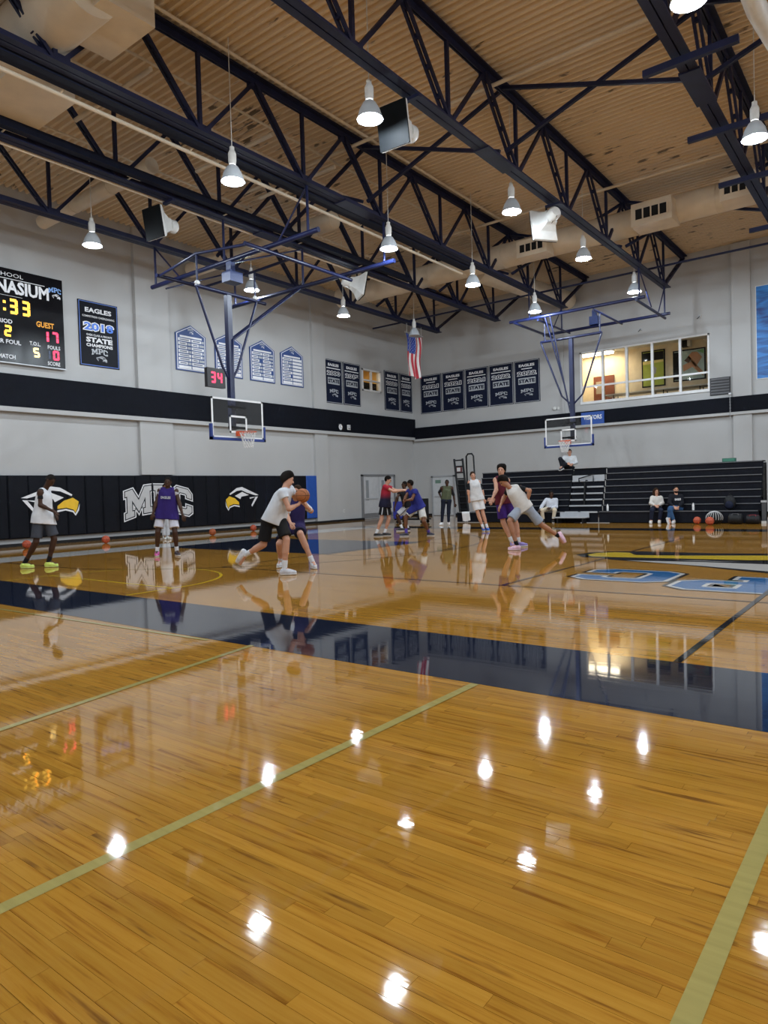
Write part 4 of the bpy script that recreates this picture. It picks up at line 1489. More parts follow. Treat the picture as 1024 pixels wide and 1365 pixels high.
MB().tube([(-17.1, 13.45, RZ1 - .11), P1(1.0, -.25, RZ1 - .1), (-13.35, 13.45, RZ1 - .11)], .04, 8).build('header_carrier', STEEL2, h1, smooth=True)
MB().tube([(-17.1, 11.95, RZ1 - .11), P1(-1.0, -.25, RZ1 - .1), (-13.35, 11.95, RZ1 - .11)], .04, 8).build('header_carrier', STEEL2, h1, smooth=True)
b = MB(); b.box(-15.05, -14.7, 12.5, 12.95, 7.2, 7.48); b.box(-14.98, -14.78, 12.6, 12.75, 7.48, RZ1); b.build('winch', M('winch_blue', (.03, .05, .16), rough=.4), h1)
sc = thing('shot_clock', 'small black shot clock with red digits on the basket mast', 'shot clock', (-14.85, 12.1, 4.27))
MB().box(-14.98, -14.86, 11.74, 12.34, 4.27, 4.78).build('cabinet', M('shot_clock_black', (.012, .01, .012), rough=.35), sc)
for k, ch in enumerate('34'):
    b = MB(); seg_digit(b, ch, (-14.854, 11.93 + .22 * k, 4.53), RY, UZ, .16, .30, .05); b.build('digit', REDLED, sc)

h2, P2 = basket('glass basketball hoop with blue mast hanging above the bleachers', (-10.48, 25.15, 2.9), (0, -1, 0), (1, 0, 0), 1.86, 7.0, .45, (-1.25, 1.2), .42)
RZ2 = 7.9
for yb in (25.0, 28.1):
    MB().tube([(-12.75, yb, RZ2), (-7.5, yb, RZ2)], .06, 12).build('frame_rail', STEEL2, h2, smooth=True)
for xb in (-12.45, -7.75):
    MB().tube([(xb, 24.8, RZ2 - .1), (xb, 28.35, RZ2 - .1)], .05, 12).build('frame_cross_tube', STEEL2, h2, smooth=True)
for x in (-11.9, -7.7):
    for yb in (25.0, 28.1):
        MB().tube([(x, yb, RZ2), (x, yb, ZB - .05)], .032, 8).build('hanger', STEEL2, h2, smooth=True)
for p, q in (((-11.9, 25.0, ZB - .05), (-11.9, 26.6, RZ2 - .02)), ((-7.7, 25.0, ZB - .05), (-7.7, 26.4, RZ2 - .05)), ((-11.9, 28.1, ZB - .1), (-11.9, 27.2, RZ2 - .02)), ((-7.7, 28.1, ZB - .1), (-7.7, 27.3, RZ2 - .05))):
    MB().tube([p, q], .022, 8).build('frame_stay', STEEL2, h2, smooth=True)
for xb in (-11.55, -9.35):
    MB().tube([(xb, 25.0, RZ2 - .1), (xb, 28.1, RZ2 - .1)], .04, 10).build('header_carrier', STEEL2, h2, smooth=True)
    MB().tube([(xb, 25.6, RZ2 - .12), (xb, 25.6, 7.06)], .028, 8).build('header_hanger', STEEL2, h2, smooth=True)
for xb in (-11.25, -11.05):
    MB().tube([(xb, 25.0, RZ2 - .05), (-10.75, 25.5, 5.3), (-10.55, 25.55, 4.2)], .032, 8).build('fold_brace', STEEL2, h2, smooth=True)
b = MB(); b.box(-10.65, -10.3, 27.95, 28.3, RZ2 + .06, RZ2 + .4); b.box(-10.56, -10.4, 28.05, 28.2, RZ2 + .4, RZ2 + .66); b.build('winch', M('winch_blue', (.03, .05, .16), rough=.4), h2)

# ================================================================== loudspeakers under the trusses
def horn(label, c, d, w, h, x_truss, length=.5):
    c, d = Vector(c), Vector(d).normalized()
    t = thing('loudspeaker', label, 'loudspeaker', c - Vector((0, 0, h / 2)), 'horn loudspeakers under the trusses')
    a = d.cross(Vector((0, 0, 1))).normalized()
    u = a.cross(d).normalized()
    m = [c + a * (sx * w / 2) + u * (sz * h / 2) for sx, sz in ((-1, -1), (1, -1), (1, 1), (-1, 1))]
    MB().prism(m, d * .035).build('front_grille', M('grille_black', (.005, .006, .007), rough=.6, spec=.08), t)
    v = []
    for f_, s in ((0, 1.0), (.12, .98), (.45, .62), (.8, .42), (1.0, .38)):
        for sx, sz in ((-1, -1), (1, -1), (1, 1), (-1, 1)):
            v.append(c - d * (f_ * length) + a * (sx * w / 2 * s) + u * (sz * h / 2 * s))
    f = [(0, 1, 2, 3), (16, 17, 18, 19)]
    for r_ in range(4):
        for k_ in range(4):
            f.append((r_ * 4 + k_, r_ * 4 + (k_ + 1) % 4, r_ * 4 + 4 + (k_ + 1) % 4, r_ * 4 + 4 + k_))
    MB().add(v, f).build('horn_body', OFFWHITE, t)
    MB().lathe([(.16, 0), (.17, .05), (.17, .18), (.12, .24)], 20, c - d * length, -d).build('driver', OFFWHITE, t, smooth=True)
    top = c - d * (length * .4)
    MB().bar((top.x, top.y, top.z + h * .3), (top.x, top.y, ZB - .12), .05, .02).build('hanging_strap', BLACK, t)
    MB().bar((x_truss - .21, top.y, ZB - .09), (x_truss + .21, top.y, ZB - .09), .09, .06).build('clamp_bar', STEEL, t)
    MB().tube([c - d * (length + .1) + u * .1, c - d * (length + .25) - u * .15, c - d * (length * .6) - u * (h * .2)], .01, 6).build('cable', BLACK, t)


horn('black flat-faced horn loudspeaker beside a lit lamp on the fourth truss', (-8.0, 11.0, 8.42), (.05, -1, -.16), .68, .80, -7.7)
horn('black flat-faced horn loudspeaker above the basket frame on the second truss', (-15.5, 10.72, 8.42), (.1, -1, -.16), .66, .78, -15.1)
horn('white horn loudspeaker seen side on, under the fourth truss', (-8.05, 17.9, 8.45), (-.8, .62, -.2), .72, .85, -7.7)
horn('white horn loudspeaker seen from behind, under the second truss', (-15.1, 18.7, 8.45), (.55, .8, -.2), .72, .80, -15.1)

# ================================================================== bleachers (pushed in, first row out)
SEAT = M('bleacher_black', (.004, .0045, .006), rough=.6, spec=.15, var=.2)
RISER = M('bleacher_navy', (.004, .005, .010), rough=.6, spec=.15, var=.2)
NOSE = M('bleacher_nosing', (.13, .135, .145), rough=.5, spec=.2)
ROWS = [(24.2, .42), (24.62, .64), (24.72, .86), (24.80, 1.09), (24.88, 1.33), (24.96, 1.56), (25.04, 1.79), (25.12, 2.0)]
BY0, BBACK = 24.2, 25.75


def bleacher(label, x0, x1, inset=0.0):
    t = thing('bleacher_section', label, 'bleachers', ((x0 + x1) / 2, BY0, 0), 'black bleacher sections')
    for i, (y, z) in enumerate(ROWS):
        zb = 0.02 if i == 0 else ROWS[i - 1][1]
        if i == 1:
            x0 += inset
        MB().box(x0, x1, y + .03, y + .06, zb, z - .04).build('riser', RISER, t)
        MB().box(x0, x1, y, y + .45 if i else 24.66, z - .04, z).build('seat_board', SEAT, t)
        MB().box(x0 + .02, x1 - .02, y - .006, y, z - .032, z - .004).build('nosing', NOSE, t)
    MB().box(x0, x1, BBACK - .05, BBACK, 0, 1.94).build('back_panel', BLACK, t)
    for xx in (x0 + .03, x1 - .06):
        MB().box(xx, xx + .03, 25.2, BBACK - .05, 0, 1.9).build('support_frame', BLACK, t)
    return t


bleacher('black bleacher section with the white towel, between the end rail and the steps', -14.95, -10.32, .72)
bleacher('long black bleacher section where the seated pair sits', -9.02, -3.92)
bleacher('black bleacher section beyond the pale corner post', -3.6, 6.5)
t = thing('aisle_steps', 'bleacher aisle with pale aluminium step edges and a dark handrail', 'steps', (-9.67, BY0, 0))
TREAD = M('tread_aluminium', (.42, .44, .47), rough=.45, metal=.1)
for i, (y, z) in enumerate(ROWS):
    zb = 0.02 if i == 0 else ROWS[i - 1][1]
    MB().box(-10.28, -9.06, y + .03, y + .06, zb, z - .04).build('riser', RISER, t)
    MB().box(-10.28, -9.06, y, y + .45 if i else 24.66, z - .04, z).build('step_board', SEAT, t)
    for a, c in (((-10.28, -9.06),) if i == 1 else ((-10.28, -9.78), (-9.68, -9.06))):
        if i < 6:
            MB().box(a, c, y - .03, y, z - .055, z).build('tread_edge', TREAD, t)
MB().box(-10.28, -9.06, 24.98, 25.02, 1.50, 1.74).build('end_panel', TREAD, t)
MB().tube([(-10.0, 24.9, 1.5), (-10.0, 24.88, 1.62), (-9.45, 24.88, 1.76), (-9.45, 24.9, 1.5)], .022, 8).build('handrail', BLACK, t, smooth=True)
MB().tube([(-9.73, 24.68, .65), (-9.73, 24.76, 1.5)], .03, 8).build('handrail_post', BLACK, t, smooth=True)
t = thing('front_step', 'pale aluminium step box in front of the bleacher aisle', 'step', (-9.9, BY0 - .25, 0))
MB().box(-10.62, -9.35, BY0 - .40, BY0 - .03, .19, .225).build('tread', TREAD, t)
MB().box(-10.45, -9.35, BY0 - .06, BY0 - .03, .225, .40).build('back_plate', TREAD, t)
for xx in (-10.45, -9.5):
    MB().box(xx, xx + .05, BY0 - .38, BY0 - .05, 0, .19).build('leg', BLACK, t)
t = thing('end_rail', 'tall black folded guard rail at the open end of the bleachers', 'guard rail', (-15.0, 24.9, 0))
for xx, lean in ((-15.12, -.12), (-14.72, -.12)):
    MB().tube([(xx + .16, 24.48, .43), (xx + lean, 24.58, 2.62)], .045, 8).build('rail_post', BLACK, t, smooth=True)
for k in range(9):
    z = .52 + k * .255
    q = .22 - .34 * z / 2.62
    MB().tube([(-15.12 + q, 24.45 + .15 * z / 2.62, z), (-14.72 + q, 24.45 + .15 * z / 2.62, z)], .028, 8).build('rail_bar', BLACK, t, smooth=True)
MB().prism([(-14.92, 24.49, .43), (-14.54, 24.49, .43), (-14.72, 24.55, 1.75), (-15.08, 24.55, 1.75)], (0, .04, 0)).build('end_panel', SEAT, t)
MB().tube([(-14.66, 24.62, 1.2), (-14.68, 24.62, 2.7), (-14.6, 24.62, 2.8), (-14.42, 24.62, 2.8), (-14.34, 24.62, 2.7), (-14.28, 24.62, 1.2)], .035, 8).build('rail_loop', BLACK, t, smooth=True)
t = thing('corner_post', 'pale grey post at the end of the long bleacher section', 'post', (-3.78, BY0 + .1, 0))
MB().box(-3.84, -3.72, BY0 + .02, BY0 + .14, 0, .66).build('post', M('post_grey', (.06, .063, .07), rough=.5), t)
MB().box(-3.86, -3.70, BY0, BY0 + .16, .66, .72).build('cap', GREYMET, t)
MB().box(-3.85, -3.71, BY0 + .0, BY0 + .02, 0, .08).build('foot', OFFWHITE, t)

# ================================================================== small things
def ball(loc, label, mat_=None, r=.12):
    t = thing('basketball', label, 'basketball', (loc[0], loc[1], loc[2]), 'basketballs')
    c = (loc[0], loc[1], loc[2] + r)
    MB().sphere(c, r, 24, 16).build('skin', mat_ or M('ball_orange', (.42, .10, .03), rough=.6, var=.12, scale=40, bump=.3), t, smooth='full')
    sm = MB()
    cv = Vector(c)
    rr_ = r * 1.002
    ang = [i * 2 * math.pi / 24 for i in range(24)]
    sm.tube([cv + Vector((math.cos(a), math.sin(a), 0)) * rr_ for a in ang], .0035, 4, closed=True)
    sm.tube([cv + Vector((math.cos(a), 0, math.sin(a))) * rr_ for a in ang], .0035, 4, closed=True)
    for s in (-1, 1):
        sm.tube([cv + Vector((math.sin(a) * .72, s * (.45 + .25 * math.cos(2 * a)), math.cos(a) * .72)).normalized() * rr_ for a in ang], .0035, 4, closed=True)
    sm.build('seams', BLACK, t, kind='stuff')
    return t


BR = M('ball_red_orange', (.50, .09, .04), rough=.6, var=.12, scale=40, bump=.3)
ball((-20.5, 9.48, 0), 'red-orange basketball on the floor behind the player in neon shoes', BR)
ball((-19.9, 11.6, 0), 'red-orange basketball on the floor below the block letters', BR)
ball((-19.4, 15.3, 0), 'orange basketball on the floor by the wall between the letters and second eagle')
ball((-20.0, 17.7, 0), 'red-orange basketball on the floor under the second eagle emblem', BR)
ball((-5.62, 23.75, 0), 'red-orange basketball on the floor beside the ball bag', BR)
ball((-5.12, 23.2, 0), 'larger red-orange basketball on the floor in front of the ball bag', BR, .13)
# mesh ball bag and bags in front of the bleachers
t = thing('ball_bag', 'slumped white mesh ball bag against the bleachers', 'bag', (-5.1, 23.75, 0))
MB().sphere((-5.1, 23.78, .2), .2, 16, 10, (1.3, .9, 1)).build('bag_body', BLACK, t, smooth=True)
b = MB()
for k in range(9):
    a = -1.2 + k * .3
    b.tube([(-5.1 + .27 * math.sin(a) * math.cos(q) , 23.78 - .2 * abs(math.cos(q)) * math.cos(a) - .005, .2 + .215 * math.sin(q)) for q in [i * math.pi / 12 - .3 for i in range(12)]], .006, 4)
b.build('mesh_cords', NETW, t, kind='stuff')


def duffel(loc, w, h, d, label, mat_, strap):
    x, y, z = loc
    t = thing('sports_bag', label, 'bag', loc, 'sports bags by the bleachers')
    b = MB()
    for i, (f_, s) in enumerate(((-.5, .6), (-.42, .92), (0, 1), (.42, .92), (.5, .6))):
        pass
    b.tube([(x - w / 2, y, z + h * .5), (x - w * .42, y, z + h * .5), (x, y, z + h * .52), (x + w * .42, y, z + h * .5), (x + w / 2, y, z + h * .5)], [h * .32, h * .47, h * .5, h * .47, h * .32], 16)
    b.build('bag_body', mat_, t, smooth=True)
    MB().tube([(x - w * .25, y - h * .45, z + h * .5), (x - w * .2, y - h * .2, z + h * 1.02), (x + w * .2, y - h * .2, z + h * 1.02), (x + w * .25, y - h * .45, z + h * .5)], .014, 6).build('handle', strap, t, smooth=True)
    MB().box(x - w * .4, x + w * .4, y - .01, y + .01, z + h * .99, z + h * 1.01).build('zip', strap, t)


duffel((-4.50, 23.8, 0), .42, .32, .3, 'black sports bag next to the mesh ball bag', BLACK, M('strap_grey', (.1, .1, .11)))
duffel((-4.02, 23.85, 0), .40, .28, .3, 'black sports bag with red strap beside the other bag', BLACK, M('strap_red', (.25, .02, .03)))


def backpack(loc, label):
    x, y, z = loc
    t = thing('backpack', label, 'backpack', loc)
    MB().sphere((x, y, z + .24), .24, 16, 10, (.75, .55, 1)).build('bag_body', BLACK, t, smooth=True)
    MB().sphere((x, y - .11, z + .17), .13, 14, 8, (.95, .5, 1)).build('front_pocket', NAVY, t, smooth=True)
    MB().tube([(x - .05, y, z + .47), (x, y, z + .53), (x + .05, y, z + .47)], .012, 6).build('loop', BLACK, t)


backpack((-4.78, 24.42, .421), 'black backpack standing on the first bleacher row above the bags')


def bottle(loc, label, mat_):
    t = thing('water_bottle', label, 'bottle', loc, 'water bottles on the bleachers')
    MB().lathe([(.034, 0), (.037, .02), (.037, .17), (.02, .21), (.016, .215)], 14, loc).build('bottle_body', mat_, t, smooth=True)
    MB().lathe([(.02, .213), (.02, .245)], 14, loc).build('cap', WHITE, t, smooth=True)


bottle((-8.78, 24.45, .421), 'white water bottle on the bleacher row beside the aisle steps', WHITE)
bottle((-5.9, 24.45, .421), 'white water bottle on the bleacher row behind the basketballs', WHITE)
# folded cloth on the row, towel over the first row
t = thing('towel', 'white towel draped over the edge of the first bleacher row', 'towel', (-14.6, BY0, .05))
b = MB()
n, m_ = 10, 12
vv = []
for j in range(m_ + 1):
    for i in range(n + 1):
        u, v = i / n, j / m_
        if v < .35:
            y, z = BY0 + .3 * (1 - v / .35) - .02, .434
        else:
            y, z = BY0 - .028 - .02 * math.sin(u * 9) * (v - .35), .434 - (v - .35) / .65 * .36 - .03 * math.sin(u * 4)
        vv.append((-14.72 + u * .36 + .07 * v, y, z))
b.add(vv, [(j * (n + 1) + i, j * (n + 1) + i + 1, (j + 1) * (n + 1) + i + 1, (j + 1) * (n + 1) + i) for j in range(m_) for i in range(n)])
b.build('cloth', WHITEP, t, smooth='full')
b = MB()
for k in range(4):
    b.tube([vv[m_ * (n + 1) + int(k * 3.3)], Vector(vv[m_ * (n + 1) + int(k * 3.3)]) + Vector((0, 0, -.03))], .004, 4)
b.build('fringe', WHITEP, t, kind='stuff')
t = thing('green_tag', 'small green box lying on the top bleacher row', 'box', (-4.95, 25.3, 2.0))
MB().box(-5.15, -4.75, 25.2, 25.38, 2.001, 2.12).build('box_body', M('dull_green', (.03, .14, .10), rough=.6), t)
MB().box(-5.12, -4.78, 25.195, 25.2, 2.02, 2.10).build('front_label', M('dull_green2', (.05, .22, .15), rough=.6), t)
# equipment cart behind the players
cx, cy = -16.75, 23.6
t = thing('equipment_cart', 'blue and black wheeled equipment cart near the double doors', 'cart', (cx, cy, 0))
MB().box(cx - .75, cx + .75, cy - .28, cy + .28, .14, .2).build('deck', BLACK, t)
MB().box(cx - .78, cx - .45, cy - .3, cy + .3, .2, .92).build('blue_bin', M('cart_blue', (.03, .04, .30), rough=.5), t)
MB().box(cx + .42, cx + .66, cy - .25, cy + .25, .2, 1.02).build('black_bin', BLACK, t)
MB().tube([(cx - .75, cy, .92), (cx - .68, cy, 1.35), (cx - .2, cy, 1.35), (cx - .15, cy, 1.2)], .03, 8).build('push_handle', BLACK, t, smooth=True)
for sx in (-.62, .62):
    for sy in (-.22, .22):
        MB().tube([(cx + sx, cy + sy - .02, .07), (cx + sx, cy + sy + .02, .07)], .068, 14).build('wheel', BLACK, t, smooth=True)

# ================================================================== people
def surface_nets(F, o, h):
    s = F < 0
    n0, n1, n2 = F.shape
    c = [F[i:n0 - 1 + i, j:n1 - 1 + j, k:n2 - 1 + k] for i in (0, 1) for j in (0, 1) for k in (0, 1)]
    cs = np.stack([q < 0 for q in c])
    mixed = cs.any(0) & ~cs.all(0)
    idx = np.argwhere(mixed)
    vals = np.stack([q[mixed] for q in c], 1)
    corner = np.array([(i, j, k) for i in (0, 1) for j in (0, 1) for k in (0, 1)], float)
    acc = np.zeros((len(idx), 3))
    cnt = np.zeros(len(idx))
    for a in range(8):
        for b in range(a + 1, 8):
            if np.abs(corner[a] - corner[b]).sum() != 1:
                continue
            fa, fb = vals[:, a], vals[:, b]
            m = (fa < 0) != (fb < 0)
            t = np.where(m, fa / np.where(m, fa - fb, 1), 0)
            acc += np.where(m[:, None], corner[a] + t[:, None] * (corner[b] - corner[a]), 0)
            cnt += m
    V = (idx + acc / cnt[:, None]) * h + o
    lut = -np.ones(mixed.shape, int)
    lut[mixed] = np.arange(len(idx))
    faces = []
    for ax in range(3):
        sl0 = [slice(1, -1)] * 3
        sl1 = [slice(1, -1)] * 3
        sl0[ax] = slice(0, -1)
        sl1[ax] = slice(1, None)
        a = s[tuple(sl0)]
        b = s[tuple(sl1)]
        e = np.argwhere(a != b)
        flip = a[a != b]
        off = np.array([1, 1, 1])
        off[ax] = 0
        e = e + off
        u, w = [(1, 2), (2, 0), (0, 1)][ax]
        du = np.zeros(3, int); du[u] = 1
        dw = np.zeros(3, int); dw[w] = 1
        q = np.stack([lut[tuple(e.T)], lut[tuple((e - du).T)], lut[tuple((e - du - dw).T)], lut[tuple((e - dw).T)]], 1)
        q = np.where(flip[:, None], q, q[:, ::-1])
        faces.append(q)
    Q = np.concatenate(faces)
    Q = Q[(Q >= 0).all(1)]
    return V, Q


class SDF:
    def __init__(s):
        s.p = []       # additive primitives
        s.c = []       # global cuts
        s.sub = []

    def cap(s, a, b, r1, r2, k=.03, cut_a=False, cut_b=False):
        s.p.append(('c', np.array(a, float), np.array(b, float), r1, r2, k, cut_a, cut_b))
        return s

    def ell(s, c, ax, r, k=.02):
        """ax: 3 unit axes, r: 3 radii"""
        s.p.append(('e', np.array(c, float), np.array(ax, float), np.array(r, float), None, k, 0, 0))
        return s

    def cut(s, p, n):
        s.c.append((np.array(p, float), np.array(n, float)))
        return s

    def less(s, c, r):
        s.sub.append((np.array(c, float), r))
        return s

    def mesh(s, name, mat, parent, h=.012):
        lo = np.full(3, 1e9)
        hi = -lo
        bb = []
        for t, a, b, r1, r2, k, ca, cb in s.p:
            if t == 'c':
                m = max(r1, r2) + k + h * 2
                l, g = np.minimum(a, b) - m, np.maximum(a, b) + m
            else:
                m = r1.max() + k + h * 2
                l, g = a - m, a + m
            bb.append((l, g))
            lo = np.minimum(lo, l)
            hi = np.maximum(hi, g)
        n = np.ceil((hi - lo) / h).astype(int) + 2
        F = np.full(n, .5, np.float32)
        axs = [lo[i] + np.arange(n[i]) * h for i in range(3)]
        for (t, a, b, r1, r2, k, ca, cb), (l, g) in zip(s.p, bb):
            i0 = np.maximum(((l - lo) / h).astype(int), 0)
            i1 = np.minimum(((g - lo) / h).astype(int) + 2, n)
            X = axs[0][i0[0]:i1[0]][:, None, None]
            Y = axs[1][i0[1]:i1[1]][None, :, None]
            Z = axs[2][i0[2]:i1[2]][None, None, :]
            if t == 'c':
                ba = b - a
                L2 = max(float(ba @ ba), 1e-9)
                hh = ((X - a[0]) * ba[0] + (Y - a[1]) * ba[1] + (Z - a[2]) * ba[2]) / L2
                hc = np.clip(hh, 0, 1)
                d = np.sqrt((X - a[0] - hc * ba[0]) ** 2 + (Y - a[1] - hc * ba[1]) ** 2 + (Z - a[2] - hc * ba[2]) ** 2) - (r1 + (r2 - r1) * hc)
                if cb:
                    d = np.maximum(d, (hh - 1) * math.sqrt(L2))
                if ca:
                    d = np.maximum(d, -hh * math.sqrt(L2))
            else:
                u = [((X - a[0]) * v[0] + (Y - a[1]) * v[1] + (Z - a[2]) * v[2]) for v in b]
                k0 = np.sqrt(sum((u[i] / r1[i]) ** 2 for i in range(3)))
                k1 = np.sqrt(sum((u[i] / r1[i] ** 2) ** 2 for i in range(3))) + 1e-6
                d = k0 * (k0 - 1) / k1
            W = F[i0[0]:i1[0], i0[1]:i1[1], i0[2]:i1[2]]
            q = np.maximum(k - np.abs(W - d), 0) / k
            W[...] = np.minimum(W, d) - q * q * k * .25
        if s.c or s.sub:
            X = axs[0][:, None, None]
            Y = axs[1][None, :, None]
            Z = axs[2][None, None, :]
            for p, nn in s.c:
                F = np.maximum(F, (X - p[0]) * nn[0] + (Y - p[1]) * nn[1] + (Z - p[2]) * nn[2])
            for p, r in s.sub:
                F = np.maximum(F, r - np.sqrt((X - p[0]) ** 2 + (Y - p[1]) ** 2 + (Z - p[2]) ** 2))
        V, Q = surface_nets(F, lo, h)
        me = bpy.data.meshes.new(name)
        me.vertices.add(len(V))
        me.vertices.foreach_set('co', V.astype('f').ravel())
        me.loops.add(Q.size)
        me.polygons.add(len(Q))
        me.loops.foreach_set('vertex_index', Q.astype('i').ravel())
        me.polygons.foreach_set('loop_start', np.arange(0, Q.size, 4, dtype='i'))
        me.polygons.foreach_set('loop_total', np.full(len(Q), 4, 'i'))
        me.polygons.foreach_set('use_smooth', np.ones(len(Q), bool))
        me.update(calc_edges=True)
        me.materials.append(mat)
        ob = bpy.data.objects.new(name, me)
        col.objects.link(ob)
        ob.parent = parent
        ORG[ob.name] = ORG[parent.name].copy()
        return ob


def unit(v):
    v = np.array(v, float)
    return v / (np.linalg.norm(v) + 1e-9)


